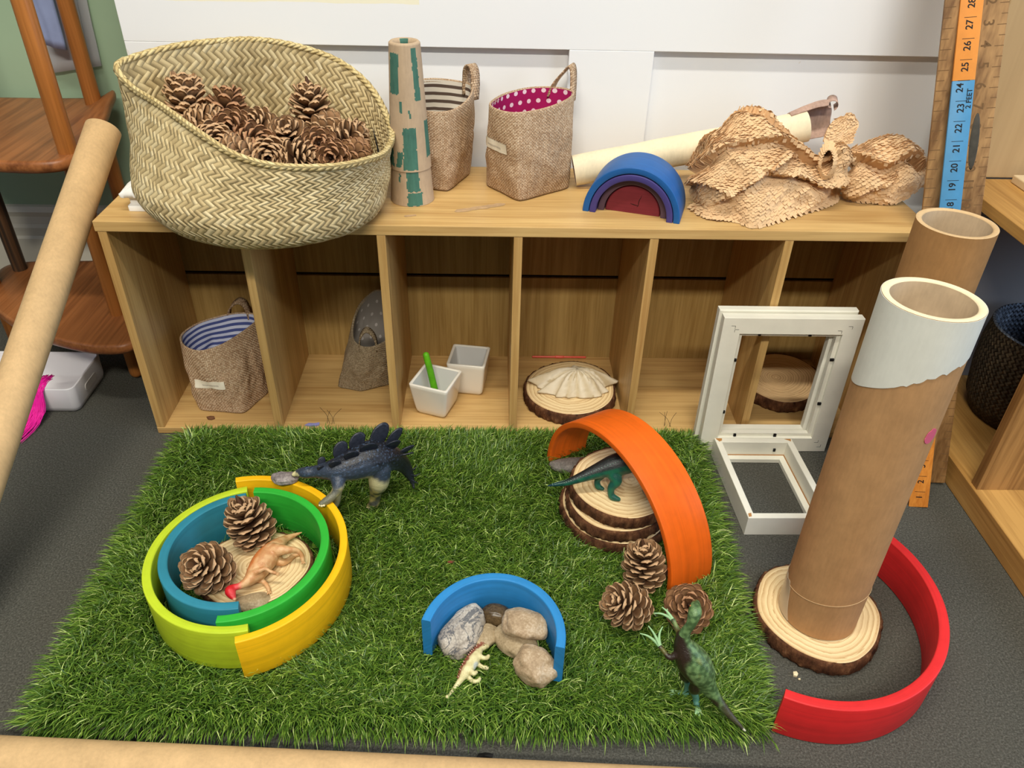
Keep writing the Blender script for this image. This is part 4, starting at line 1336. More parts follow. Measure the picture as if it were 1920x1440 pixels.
tag(g.obj('straw', red_straw, base=(0.65, 0.212, 0.0128)), 'thin red plastic straw lying at the back of the fourth cubby', 'straw')

# spiny seashell
def seashell():
    c = np.array([0.6675, 0.0870, 0.0345])
    n, m_ = 120, 40
    spikes = [(-160, .70, .010), (-178, .35, 0.004), (170, 1.0, 0.022), (146, .45, 0.004), (98, .70, .012), (62, .95, 0.020), (40, .25, .006), (12, .95, 0.016), (-14, .25, .003), (-35, .22, .003), (-58, .16, .003), (-82, .14, .002), (-108, .18, .003), (-132, .30, .003)]
    rows, cols = [], []
    for j in range(m_ + 1):
        s = j / m_            # 0 rim .. 1 top
        ring = []
        for k in range(n):
            a = -180 + 360 * k / n
            r = 0.0375 + 0.010 * abs(cos(radians(a))) + 0.004 * cos(radians(a * 2 + 30))
            up = 0.0
            for sa, sl, sz in spikes:
                d = ((a - sa + 180) % 360 - 180) / 6.0
                w_ = math.exp(-d * d)
                r += 0.032 * sl * w_ * (1 - s) ** 2.2
                up += sz * w_ * (1 - s) ** 0.7 * (0.35 + 0.65 * s * 0)
            ridge = 0.0018 * sin(radians(a * 14) + 3 * s) * (1 - s) + 0.0016 * nz(a * 0.05, s * 3.0, 4.0)
            rr = (r + ridge) * (1 - s) ** 0.62
            z = 0.030 * (1 - (1 - s) ** 1.9) + up * 0.9 + 0.0035 * sin(radians(a * 5)) * (1 - s) * s * 3 + 0.0014 * nz(a * 0.1, s * 9)
            if j == 0: z = min(z, up * 0.8)
            ring.append((c[0] + rr * cos(radians(a)) + 0.004 * s, c[1] + rr * sin(radians(a)) * 0.80 + 0.012 * s, c[2] + 0.0012 + z))
            t = 0.5 + 0.5 * nz(a * 0.11, s * 2.0, 9)
            g_ = 0.5 + 0.5 * sin(radians(a * 14) + 3 * s)
            cols.append(tuple(np.array(rgb(206, 190, 158)[:3]) * (1 - 0.55 * g_) + np.array(rgb(238, 230, 212)[:3]) * (0.55 * g_)) if t > 0.3 else rgb(190, 172, 138)[:3])
        rows.append(ring)
    v, f = loft(rows, True, True, True)
    o = part('seashell', v, f, shell_mat, col=cols, base=tuple(c))
    return tag(o, 'spiny chalky white seashell lying on the wood slice in the fourth cubby', 'seashell')
seashell()

# ornate white plaster moulding at the left end of the cabinet
g = G()
prof = [(0.0, 0.0), (0.0, 0.007), (0.003, 0.010), (0.003, 0.016), (0.0015, 0.019), (-0.004, 0.021), (-0.005, 0.026), (-0.002, 0.030), (0.004, 0.034), (0.012, 0.036)]
def pl_ring(ins, z):
    return [(x + 0.0012 * nz(x * 300, y * 300, z * 300) * (1 if z > 0.019 else 0), y + 0.0012 * nz(x * 260, z * 300, y * 310) * (1 if z > 0.019 else 0), H + 0.0004 + z + 0.001 * nz(x * 200, y * 200) * (1 if z > 0.025 else 0)) for x, y in rrect(0.027 + ins, 0.034 + ins, 0.095 - ins, 0.085 - ins, 0.003, 8)]
def dense_ring(r, k=6):
    out = []
    for i in range(len(r)):
        a, b = Vector(r[i]), Vector(r[(i + 1) % len(r)])
        m_ = max(1, int((b - a).length / 0.0012))
        out += [tuple(a.lerp(b, j / m_)) for j in range(m_)]
    return out
base_r = dense_ring([(x, y, 0) for x, y in rrect(0.027, 0.034, 0.095, 0.085, 0.003, 4)])
rings = []
cx_, cy_ = 0.061, 0.0595
for ins, z in prof:
    ring = []
    for x, y, _ in base_r:
        k = 1 - ins / 0.03
        X_, Y_ = cx_ + (x - cx_) * k, cy_ + (y - cy_) * (1 - ins / 0.024)
        if z > 0.019:
            w_ = 0.0022 * nz(x * 160, y * 160, z * 220)
            X_ += w_ * (1 if x > cx_ else -1); z_ = z + 0.0018 * nz(x * 180, y * 180, z * 90)
        else: z_ = z
        ring.append((X_, Y_, H + 0.0004 + z_))
    rings.append(ring)
v, f = loft(rings, True, True, True)
o = sharp(part('plaster_moulding', v, f, plaster, base=(cx_, cy_, H)), 60)
tag(o, 'small ornate white plaster moulding half hidden under the left of the seagrass basket', 'ornament')
# ------------------------------------------------------------------ pine cones
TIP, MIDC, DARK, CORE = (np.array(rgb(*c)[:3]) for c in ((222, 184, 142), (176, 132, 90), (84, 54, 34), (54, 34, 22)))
def pine_cone_proto(name, seed, n=92, h=0.062, R=0.030, openness=1.0, tip=TIP, apex=False):
    rnd = random.Random(seed)
    g = G()
    for i in range(n):
        t = (i + 0.5) / n                       # 0 base .. 1 apex
        az = i * 2.39996 + rnd.uniform(-.08, .08)
        prof = (sin(pi * min(1, (t * 0.92 + 0.16))) ** 0.62)
        reach = R * (0.30 + 0.70 * prof)
        el = radians(-14 + 78 * t ** 1.25 + rnd.uniform(-7, 7)) * openness + radians((1 - openness) * 62)
        zc = h * (0.06 + 0.80 * t)
        cr = 0.0065 * (1 - 0.6 * t)
        L = max(0.006, (reach - cr) / max(0.35, cos(el)) * rnd.uniform(0.92, 1.06))
        L = min(L, R * 1.02)
        W = (0.0050 + 0.0037 * prof) * rnd.uniform(0.88, 1.12)
        out = Vector((cos(az), sin(az), 0)); side = Vector((-sin(az), cos(az), 0)); zz = Vector((0, 0, 1))
        d = out * cos(el) + zz * sin(el)
        nn = -out * sin(el) + zz * cos(el)
        o = out * cr + zz * zc
        top, bot, ct, cb = [], [], [], []
        ns, nw = 9, 5
        for a in range(ns):
            s = a / (ns - 1)
            wd = W * (0.34 + 0.66 * sin(min(1, s * 1.15) * pi / 2)) * (1.0 if s < 0.66 else sqrt(max(0.06, 1 - ((s - 0.66) / 0.355) ** 2)))
            lift = -0.0022 * s + 0.0075 * s * s * (1 - 0.5 * t)
            th = 0.0008 + 0.0021 * s ** 3
            for b in range(nw):
                q = 2 * b / (nw - 1) - 1
                p = o + d * (L * s) + side * (wd * q) + nn * (lift + 0.0020 * q * q * (1 - 0.3 * s))
                top.append(p + nn * (th * (1 - 0.5 * q * q))); bot.append(p - nn * th * 0.6)
                k = s ** 1.6
                e = max(abs(q) ** 3, max(0, (s - 0.86) / 0.14))
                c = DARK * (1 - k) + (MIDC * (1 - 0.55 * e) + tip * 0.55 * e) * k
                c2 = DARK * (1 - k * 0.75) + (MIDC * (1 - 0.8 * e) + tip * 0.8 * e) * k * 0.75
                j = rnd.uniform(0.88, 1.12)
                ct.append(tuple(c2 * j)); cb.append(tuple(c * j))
        nv = ns * nw
        f = [tuple(q) for q in grid_faces(ns, nw, False)] + [tuple(nv + k for k in reversed(q)) for q in grid_faces(ns, nw, False)]
        edge = [a * nw for a in range(ns)] + [(ns - 1) * nw + b for b in range(1, nw)] + [a * nw + nw - 1 for a in range(ns - 2, -1, -1)]
        for a, b in zip(edge[:-1], edge[1:]): f.append((a, a + nv, b + nv, b))
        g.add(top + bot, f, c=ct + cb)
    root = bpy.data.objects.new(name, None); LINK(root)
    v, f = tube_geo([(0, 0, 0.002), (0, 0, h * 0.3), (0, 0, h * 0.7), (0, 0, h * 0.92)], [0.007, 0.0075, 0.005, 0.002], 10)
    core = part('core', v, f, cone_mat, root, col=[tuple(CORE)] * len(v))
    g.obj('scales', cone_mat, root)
    if apex:
        v, f = tube_geo([(0, 0, h * 0.85), (0.001, 0, h * 1.0), (0.002, 0.001, h * 1.13)], [0.004, 0.0034, 0.0018], 8)
        part('tip', v, f, cone_mat, root, col=[tuple(DARK)] * len(v))
    return root
pA = pine_cone_proto('pine_cone', 1, 66, 0.062, 0.033)
pB = pine_cone_proto('pine_cone', 2, 70, 0.068, 0.031, 0.95, apex=True)
pC = pine_cone_proto('pine_cone', 3, 78, 0.060, 0.030, 0.72)
pD = pine_cone_proto('pine_cone', 4, 56, 0.058, 0.031, 1.05, np.array(rgb(190, 140, 104)[:3]))
USED = set()
def put_cone(src, loc, tilt, az, spin, s, label, group):
    """tilt away from upright towards azimuth az (degrees)"""
    a = radians(az)
    M = Matrix.Rotation(radians(tilt), 3, Vector((-sin(a), cos(a), 0))) @ Matrix.Rotation(radians(spin), 3, 'Z')
    if src.name not in USED:
        USED.add(src.name)
        o = src; o.location = loc; o.rotation_euler = M.to_euler(); o.scale = (s, s, s); o['label'] = label; o['group'] = group
    else:
        o = copy_tree(src, loc, M.to_euler(), s, label, group)
    o['category'] = 'pine cone'
    return o
GP = 'pine cones on the mat and in the ring'
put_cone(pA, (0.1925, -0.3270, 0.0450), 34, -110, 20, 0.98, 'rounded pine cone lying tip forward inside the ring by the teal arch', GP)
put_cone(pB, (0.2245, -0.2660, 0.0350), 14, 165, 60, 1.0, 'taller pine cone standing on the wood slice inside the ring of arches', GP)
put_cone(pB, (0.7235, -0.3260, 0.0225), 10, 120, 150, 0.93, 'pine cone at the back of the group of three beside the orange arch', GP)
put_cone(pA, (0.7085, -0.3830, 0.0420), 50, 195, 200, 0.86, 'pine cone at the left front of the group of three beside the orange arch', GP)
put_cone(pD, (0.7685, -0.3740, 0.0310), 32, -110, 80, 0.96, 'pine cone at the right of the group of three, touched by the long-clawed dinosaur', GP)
FOOT += [('disc', 0.7235, -0.326, 0.014), ('disc', 0.697, -0.385, 0.016), ('disc', 0.769, -0.375, 0.018)]
GB = 'pine cones heaped in the seagrass basket'
BC = [((0.1166, 0.091, 0.498), pC, 12, 100, 1.02, 'tight pine cone standing highest at the left of the basket'),
      ((0.1429, 0.0471, 0.476), pC, 70, 20, 0.9, 'grey tight pine cone at the left below the standing one in the basket'),
      ((0.1668, 0.0213, 0.466), pC, 75, -60, 0.9, 'tight pine cone behind the front rim at the left of the basket'),
      ((0.1681, 0.0875, 0.486), pD, 20, 60, 0.95, 'open spiky-topped pine cone second from the left in the basket'),
      ((0.1879, 0.0467, 0.472), pD, 60, -90, 0.95, 'open pine cone below the spiky-topped one in the basket'),
      ((0.2105, 0.0321, 0.461), pD, 70, -40, 0.95, 'open pine cone lying left of the basket centre'),
      ((0.2111, 0.0784, 0.466), pA, 50, -100, 0.85, 'open pine cone lying at the middle back of the heap in the basket'),
      ((0.2349, 0.0242, 0.45), pC, 80, -80, 0.9, 'dark pine cone behind the front rim at the basket centre'),
      ((0.2517, 0.0624, 0.456), pA, 30, -80, 0.88, 'broad open pine cone in the middle of the heap in the basket'),
      ((0.2707, 0.0191, 0.446), pA, 75, -20, 0.82, 'pine cone nearest the front rim right of the basket centre'),
      ((0.2746, 0.1158, 0.478), pB, 5, 90, 0.92, 'upright dark pine cone standing tallest at the right back of the basket heap'),
      ((0.2957, 0.0455, 0.453), pD, 55, -75, 0.88, 'reddish open pine cone right of the centre in the basket'),
      ((0.3167, 0.0277, 0.444), pD, 65, -90, 0.85, 'reddish flower-like pine cone by the front rim at the basket right'),
      ((0.3277, 0.0755, 0.453), pA, 60, 10, 0.82, 'pine cone lying behind the reddish ones at the right of the basket'),
      ((0.3402, 0.0469, 0.442), pD, 70, 60, 0.78, 'small pine cone at the far right of the heap in the basket'),
      ((0.2066, 0.0057, 0.456), pC, 70, 180, 0.88, 'pine cone against the front rim left of the basket centre'),
      ((0.2957, 0.0969, 0.457), pA, 65, 70, 0.82, 'half-buried pine cone right behind the upright dark one in the basket')]
for i, (loc, src, tilt, az, s, lab) in enumerate(BC):
    s *= 1.0 if i == 0 else 1.08
    a = radians(az); k = 0.030 * s
    loc = (loc[0] - k * sin(radians(tilt)) * cos(a), loc[1] - k * sin(radians(tilt)) * sin(a), loc[2] - k * cos(radians(tilt)))
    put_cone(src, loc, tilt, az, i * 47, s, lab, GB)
g = G()
for a, b, c in (((0.372, 0.062, 0.420), (0.371, 0.064, 0.445), (0.3655, 0.068, 0.474)), ((0.374, 0.055, 0.425), (0.379, 0.053, 0.440), (0.3815, 0.050, 0.455))):
    g.add(*tube_geo(spline([a, b, c], 8), [0.0012, 0.0013, 0.0012, 0.0016, 0.0012, 0.001, 0.0008, 0.0004], 6))
tag(g.obj('twig', black_bit, base=(0.372, 0.06, 0.42)), 'thin dark twig sticking up at the right end of the basket', 'twig')

# ------------------------------------------------------------------ stones
def stone(label, c, r, rot, mat, seed, rough=0.12, flat=0.0, group='stones on the mat'):
    bm = bmesh.new()
    bmesh.ops.create_icosphere(bm, subdivisions=5, radius=1.0)
    R = Matrix.Rotation(rot[2], 3, 'Z') @ Matrix.Rotation(rot[1], 3, 'Y') @ Matrix.Rotation(rot[0], 3, 'X')
    for v in bm.verts:
        p = v.co.copy()
        k = 1 + rough * noise.noise(p * 1.1 + Vector((seed, 0, 0))) * 1.6 + rough * 0.45 * noise.noise(p * 2.6 + Vector((0, seed, 0))) + rough * 0.10 * noise.noise(p * 8 + Vector((0, seed, 3)))
        q = Vector([math.copysign(abs(x) ** 0.86, x) for x in p]) * k
        v.co = R @ Vector((q.x * r[0], q.y * r[1], q.z * r[2]))
    me = bpy.data.meshes.new('stone'); bm.to_mesh(me); bm.free()
    me.polygons.foreach_set('use_smooth', np.ones(len(me.polygons), dtype=bool))
    me.materials.append(mat)
    o = bpy.data.objects.new('stone', me); LINK(o)
    o.location = c
    return tag(o, label, 'stone', group)
stone('large pale grey veined stone leaning at the left inside the sky blue arch', (0.4965, -0.4065, 0.0335), (0.0345, 0.0205, 0.0165), (0.12, -0.15, radians(56)), stone_pale, 1, 0.13)
stone('shiny dark brown pebble at the back of the sky blue arch', (0.5345, -0.3800, 0.0310), (0.0190, 0.0125, 0.0125), (0, 0, radians(-5)), stone_brown, 2, 0.05)
stone('small tan stone wedged behind the veined stone inside the sky blue arch', (0.5225, -0.4060, 0.0255), (0.0185, 0.0140, 0.0085), (0, 0, radians(40)), stone_tan, 3, 0.1)
stone('tan stone lying under the larger smooth one inside the sky blue arch', (0.5580, -0.4130, 0.0275), (0.0275, 0.0205, 0.0105), (0, 0.0, radians(-48)), stone_tan, 4, 0.09)
stone('largest smooth tan stone resting on another inside the sky blue arch', (0.5690, -0.4060, 0.0475), (0.0265, 0.0200, 0.0120), (0, 0.08, radians(-14)), stone_tan2, 15, 0.13)
stone('warm tan stone nearest the right leg of the sky blue arch', (0.5795, -0.4520, 0.0335), (0.0240, 0.0195, 0.0165), (0.2, 0.1, radians(-40)), stone_tan2, 6, 0.15)
stone('purplish grey stone balanced on the rim of the yellow arch by the dinosaur head', (0.2520, -0.2000, 0.0880), (0.0175, 0.0105, 0.0062), (0.1, 0.05, radians(12)), stone_purple, 7, 0.14)
stone('flat grey slate stone beneath the left foot of the orange arch', (0.6520, -0.0980, 0.0245), (0.0350, 0.0145, 0.0080), (0, 0, radians(3)), stone_grey, 8, 0.1)
stone('small brown stone behind the orange arch leg and the three pine cones', (0.7430, -0.3075, 0.0265), (0.0150, 0.0130, 0.0100), (0, 0, 0.5), stone_mat('dull_brown_stone', rgb(84, 62, 52), rgb(110, 84, 70), rgb(136, 106, 88)), 9, 0.1)
stone('tan stone under the neck of the orange dinosaur in the ring', (0.2405, -0.3610, 0.0290), (0.0235, 0.0135, 0.0100), (0, 0, radians(12)), stone_tan, 10, 0.1)
stone('small greyish stone by the red head of the dinosaur in the ring', (0.2135, -0.3750, 0.0245), (0.0125, 0.0090, 0.0062), (0, 0, radians(-10)), stone_pale, 11, 0.1)
stone('dark grey stone on the top wood slice behind the orange arch', (0.7470, -0.2180, 0.0860), (0.0150, 0.0120, 0.0110), (0, 0, 0.3), stone_grey, 12, 0.1)
FOOT += [('disc', 0.4965, -0.4065, 0.026), ('disc', 0.5345, -0.380, 0.014), ('disc', 0.5225, -0.406, 0.014), ('disc', 0.558, -0.413, 0.022), ('disc', 0.5795, -0.452, 0.020), ('disc', 0.652, -0.098, 0.02), ('disc', 0.743, -0.3075, 0.012), ('disc', 0.675, -0.098, 0.012), ('disc', 0.629, -0.098, 0.012)]

# ------------------------------------------------------------------ crumpled honeycomb paper and rolled bark
def paper(name, label, rows, nu, nv_, cell, amp, seed, mat, extra=None, folds=()):
    """crumpled slit paper: base sheet + small lifted flaps. rows: list of control rows (v), each a list of points (u)"""
    rnd = random.Random(seed)
    K = np.array([spline(r, nu) for r in rows])
    S = np.stack([spline(K[:, i, :], nv_) for i in range(nu)], 1)       # nv x nu x 3
    def normals(S):
        du = np.gradient(S, axis=1); dv = np.gradient(S, axis=0)
        N = np.cross(du, dv); return N / (np.linalg.norm(N, axis=2, keepdims=True) + 1e-9)
    N = normals(S)
    D = np.zeros(S.shape[:2])
    for j in range(nv_):
        for i in range(nu):
            p = S[j, i]
            a = 1 - abs(nz(p[0] * 11 + p[2] * 13 + seed, p[1] * 9, p[2] * 18 - p[0] * 7)) * 3.4
            b_ = 1 - abs(nz(p[0] * 26 - p[2] * 20, p[1] * 19 + seed, p[2] * 30)) * 3.0
            e = min(1, j / 5.0)
            D[j, i] = amp * (a * 0.8 + b_ * 0.30 - 0.45) * e
            # overhanging creases: the sheet stands out above the line and drops back below it
            q = np.array([i / (nu - 1), j / (nv_ - 1)])
            for line, hgt, wid in folds:
                best = None
                for (x0, y0), (x1, y1) in zip(line[:-1], line[1:]):
                    d_ = np.array([x1 - x0, y1 - y0]); r_ = q - np.array([x0, y0])
                    t_ = min(1, max(0, (r_ @ d_) / (d_ @ d_)))
                    c_ = r_ - d_ * t_
                    dd = sqrt(c_ @ c_)
                    if best is None or dd < best[0]: best = (dd, d_[0] * r_[1] - d_[1] * r_[0])
                k_ = math.exp(-(best[0] / wid) ** 2)
                D[j, i] += hgt * k_ * (1.0 if best[1] > 0 else -0.75)
    S = S + N * D[:, :, None]
    S[:, :, 2] = np.maximum(S[:, :, 2], H + 0.0012)
    N = normals(S)
    g = G()
    top = S.reshape(-1, 3); bot = (S - N * 0.0008).reshape(-1, 3)
    f = grid_faces(nv_, nu, False)
    m_ = len(top)
    ring = [i for i in range(nu)] + [j * nu + nu - 1 for j in range(1, nv_)] + [(nv_ - 1) * nu + i for i in range(nu - 2, -1, -1)] + [j * nu for j in range(nv_ - 2, 0, -1)]
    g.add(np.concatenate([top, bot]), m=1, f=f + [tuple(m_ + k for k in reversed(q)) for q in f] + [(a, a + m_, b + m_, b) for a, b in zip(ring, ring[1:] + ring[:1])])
    # flaps in a brick pattern
    Lu = np.linalg.norm(np.diff(S[nv_ // 3], axis=0), axis=1).sum(); Lv = np.linalg.norm(np.diff(S[:, nu // 2], axis=0), axis=1).sum()
    cu, cv = int(Lu / cell), int(Lv / (cell * 0.62))
    def at(A, v, u):
        v = min(max(v, 0), 1) * (nv_ - 1.001); u = min(max(u, 0), 1) * (nu - 1.001)
        j, i = int(v), int(u); b, a = v - j, u - i
        return A[j, i] * (1 - a) * (1 - b) + A[j, i + 1] * a * (1 - b) + A[j + 1, i] * (1 - a) * b + A[j + 1, i + 1] * a * b
    for j in range(cv):
        for i in range(cu):
            u, v = (i + 0.5 + 0.5 * (j % 2)) / cu, (j + 0.5) / cv
            if u > 1: continue
            p = at(S, v, u); n_ = at(N, v, u)
            tu = at(S, v, u + 0.5 / cu) - at(S, v, u - 0.5 / cu); tv = at(S, v + 0.5 / cv, u) - at(S, v - 0.5 / cv, u)
            tu = tu / (np.linalg.norm(tu) + 1e-9) + rnd.uniform(-.12, .12) * tv / (np.linalg.norm(tv) + 1e-9)
            tv = tv / (np.linalg.norm(tv) + 1e-9)
            # slits run on the skew
            d1 = tu * 0.9 + tv * 0.35; d2 = tv * 0.95 - tu * 0.35
            w, l = cell * 0.50 * rnd.uniform(0.85, 1.08), cell * 0.31 * rnd.uniform(0.85, 1.25)
            h0, h1 = rnd.uniform(0.0003, 0.0008), rnd.uniform(0.0006, 0.0034)
            if j == 0: l *= 2.0; h1 += 0.0008
            tw = rnd.uniform(-0.0006, 0.0006)
            q = [p - d1 * w + d2 * l + n_ * (h0 + tw), p + d1 * w + d2 * l + n_ * (h0 - tw), p + d1 * w * 0.94 - d2 * l + n_ * (h1 - tw), p - d1 * w * 0.94 - d2 * l + n_ * (h1 + tw)]
            q = [np.array([a_[0], a_[1], max(a_[2], H + 0.0008)]) for a_ in q]
            q2 = [a_ - n_ * 0.00025 for a_ in q]
            g.add(q + q2, [(0, 3, 2, 1), (4, 5, 6, 7), (0, 1, 5, 4), (1, 2, 6, 5), (2, 3, 7, 6), (3, 0, 4, 7)])
    if extra: extra(g, rnd)
    o = g.obj(name, None, smooth=False, mats=[mat, kraft_slit_shade], base=tuple(S.mean((0, 1)) * np.array([1, 1, 0]) + np.array([0, 0, H])))
    return tag(o, label, 'packing paper', 'crumpled packing paper')
Fr = [(0.8096, 0.0735, 0.3665), (0.8228, 0.0417, 0.3665), (0.8404, 0.0295, 0.3665), (0.866, 0.0267, 0.3665), (0.8848, 0.0076, 0.3665), (0.9174, 0.023, 0.3665), (0.9641, 0.0523, 0.3665), (1.0084, 0.0808, 0.3665), (1.0300, 0.1000, 0.3665), (1.0450, 0.1250, 0.3675)]
Md = [(0.8030, 0.0800, 0.390), (0.8130, 0.055, 0.4092), (0.8340, 0.042, 0.4154), (0.8600, 0.038, 0.4123), (0.8880, 0.036, 0.4101), (0.9200, 0.042, 0.4096), (0.9541, 0.058, 0.4137), (0.9900, 0.067, 0.4056), (1.0120, 0.078, 0.4126), (1.0330, 0.100, 0.4154)]
Cr = [(0.8141, 0.1, 0.4121), (0.8209, 0.1, 0.4416), (0.8358, 0.1, 0.4733), (0.8590, 0.11, 0.4895), (0.8870, 0.11, 0.489), (0.9180, 0.11, 0.479), (0.9530, 0.11, 0.457), (0.9880, 0.105, 0.436), (1.0141, 0.1, 0.4509), (1.0400, 0.105, 0.4298)]
M2_ = [tuple((np.array(a) + np.array(b)) / 2 + np.array([0, -0.012, 0.012])) for a, b in zip(Md, Cr)]
Bk = [(p[0], min(0.215, p[1] + 0.075), 0.395) for p in Cr]
def fold_extra(g, rnd):
    # rolled-over lip with a dark opening at the right of the sheet
    c = Vector((0.990, 0.066, 0.4370))
    ax = Vector((0.35, 0.80, -0.25)).normalized()
    u = Vector((1, 0, 0)); u = (u - ax * u.dot(ax)).normalized(); w = ax.cross(u)
    rings = []
    nn = 26
    for s, k in ((0.0, 0.93), (-0.003, 1.0), (-0.002, 1.10), (0.006, 1.24), (0.02, 1.5), (0.04, 1.6)):
        rings.append([c + ax * s + (u * (0.0085 * cos(2 * pi * i / nn)) + w * (0.0185 * sin(2 * pi * i / nn))) * (k + 0.10 * nz(i * 0.6, s * 90)) for i in range(nn)])
    v, f = loft(rings, True, False, False, True)
    g.add(v, f)
    rings = [[c + ax * s + (u * (0.0085 * cos(2 * pi * i / nn)) + w * (0.0185 * sin(2 * pi * i / nn))) * 0.92 for i in range(nn)] for s in (0.0, 0.03, 0.05)]
    v, f = loft(rings, True, False, True)
    g.add(v, f)
    for r_ in range(1, 5):
        for i in range(nn):
            p = (u * (0.0085 * cos(2 * pi * i / nn)) + w * (0.0185 * sin(2 * pi * i / nn)))
            k = (1.0, 1.12, 1.26, 1.45)[r_ - 1]; s = (-0.003, -0.001, 0.007, 0.017)[r_ - 1]
            nn_ = (p.normalized() * 0.8 - ax * 0.6).normalized()
            t1 = ax.cross(p).normalized(); t2 = nn_.cross(t1)
            q0 = c + ax * s + p * k
            w_, l_ = 0.0024, 0.0023
            h = rnd.uniform(0.0004, 0.0020)
            q = [q0 - t1 * w_ - t2 * l_ + nn_ * 0.0003, q0 + t1 * w_ - t2 * l_ + nn_ * 0.0003, q0 + t1 * w_ + t2 * l_ + nn_ * h, q0 - t1 * w_ + t2 * l_ + nn_ * h]
            q2 = [a - nn_ * 0.00025 for a in q]
            g.add(q + q2, [(0, 1, 2, 3), (7, 6, 5, 4), (0, 4, 5, 1), (1, 5, 6, 2), (2, 6, 7, 3), (3, 7, 4, 0)])
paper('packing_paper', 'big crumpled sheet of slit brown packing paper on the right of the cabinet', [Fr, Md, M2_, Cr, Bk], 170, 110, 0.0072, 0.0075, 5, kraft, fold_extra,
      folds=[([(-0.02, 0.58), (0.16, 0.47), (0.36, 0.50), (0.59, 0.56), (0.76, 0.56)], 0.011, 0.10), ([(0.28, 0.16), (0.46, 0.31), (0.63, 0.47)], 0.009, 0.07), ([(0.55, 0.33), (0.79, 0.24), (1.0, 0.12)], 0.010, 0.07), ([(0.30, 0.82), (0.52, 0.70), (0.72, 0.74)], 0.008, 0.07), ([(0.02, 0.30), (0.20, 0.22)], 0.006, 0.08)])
F2 = [(1.048, 0.120, 0.3672), (1.062, 0.103, 0.3672), (1.083, 0.098, 0.3690), (1.108, 0.094, 0.3680), (1.1265, 0.097, 0.3745), (1.140, 0.098, 0.3845), (1.152, 0.100, 0.3990), (1.157, 0.100, 0.4120)]
M3 = [(1.0350, 0.100, 0.4070), (1.0463, 0.092, 0.4118), (1.0683, 0.092, 0.4112), (1.0949, 0.090, 0.4048), (1.1101, 0.090, 0.4105), (1.1262, 0.092, 0.4131), (1.1426, 0.095, 0.4163), (1.1560, 0.097, 0.4227)]
C2 = [(1.0499, 0.14, 0.4239), (1.057, 0.14, 0.4414), (1.0735, 0.14, 0.4526), (1.1013, 0.14, 0.4515), (1.1223, 0.14, 0.4472), (1.1397, 0.14, 0.4372), (1.1560, 0.135, 0.4203), (1.1720, 0.130, 0.4164)]
B2 = [(p[0], 0.205, 0.392) for p in C2]
def tail_extra(g, rnd):
    for a, b, c in (((1.155, 0.105, 0.408), (1.170, 0.098, 0.414), (1.182, 0.092, 0.425)), ((1.147, 0.104, 0.394), (1.158, 0.1, 0.394), (1.166, 0.097, 0.396))):
        rings = []
        for i, p in enumerate(spline([a, b, c], 10)):
            wd = 0.0045 * (1 - i / 10.5)
            rings.append([(p[0], p[1], p[2] - wd), (p[0] + 0.001, p[1] - 0.001, p[2] - wd), (p[0] + 0.001, p[1] - 0.001, p[2] + wd), (p[0], p[1], p[2] + wd)])
        g.add(*loft(rings, True, True, True))
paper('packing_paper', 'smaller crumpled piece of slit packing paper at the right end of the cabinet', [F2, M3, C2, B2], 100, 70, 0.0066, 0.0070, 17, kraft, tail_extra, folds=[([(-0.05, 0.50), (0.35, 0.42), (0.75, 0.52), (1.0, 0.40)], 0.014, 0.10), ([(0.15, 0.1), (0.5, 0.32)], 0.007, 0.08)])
T0 = [(1.012, 0.150, 0.440), (1.028, 0.150, 0.432), (1.046, 0.150, 0.436), (1.055, 0.150, 0.438)]
T1 = [(1.018, 0.160, 0.455), (1.033, 0.157, 0.452), (1.050, 0.158, 0.455), (1.062, 0.160, 0.4595)]
T2_ = [(1.030, 0.168, 0.4655), (1.038, 0.166, 0.470), (1.049, 0.166, 0.4760), (1.064, 0.168, 0.4640)]
T3 = [(1.040, 0.185, 0.430), (1.048, 0.187, 0.430), (1.058, 0.188, 0.430), (1.066, 0.189, 0.430)]
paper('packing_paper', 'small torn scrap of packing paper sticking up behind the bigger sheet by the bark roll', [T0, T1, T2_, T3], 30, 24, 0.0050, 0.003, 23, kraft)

# pale bark roll with a curled open end
br = thing('bark_roll', 'cream bark roll behind the blue rainbow, its curled open end rising above the paper', 'bark', (0.80, 0.152, H))
a, b = Vector((0.6485, 0.153, 0.3885)), Vector((0.985, 0.158, 0.4590))
t = (b - a).normalized(); u = (Vector((0, -1, 0)) - t * Vector((0, -1, 0)).dot(t)).normalized(); w = u.cross(t)
if w.z < 0: w = -w
n = 64
rings = []
for i in range(41):
    s = i / 40
    rr = 0.0222 * (1 + 0.03 * nz(s * 6, 3))
    rings.append([a.lerp(b, s) + (u * cos(2 * pi * k / n) + w * sin(2 * pi * k / n)) * rr * (1 + 0.035 * nz(cos(2 * pi * k / n) * 1.5, sin(2 * pi * k / n) * 1.5, s * 5)) for k in range(n)])
v, f = loft(rings, True)
part('bark_tube', v, f, birch, br)
rings = [[a.lerp(b, s) + (u * cos(2 * pi * k / n) + w * sin(2 * pi * k / n)) * 0.0205 for k in range(n)] for s in (0.0, 0.3, 0.7, 1.0)]
v, f = loft(rings, True, False, False, True)
part('bark_inside', v, f, birch_in, br)
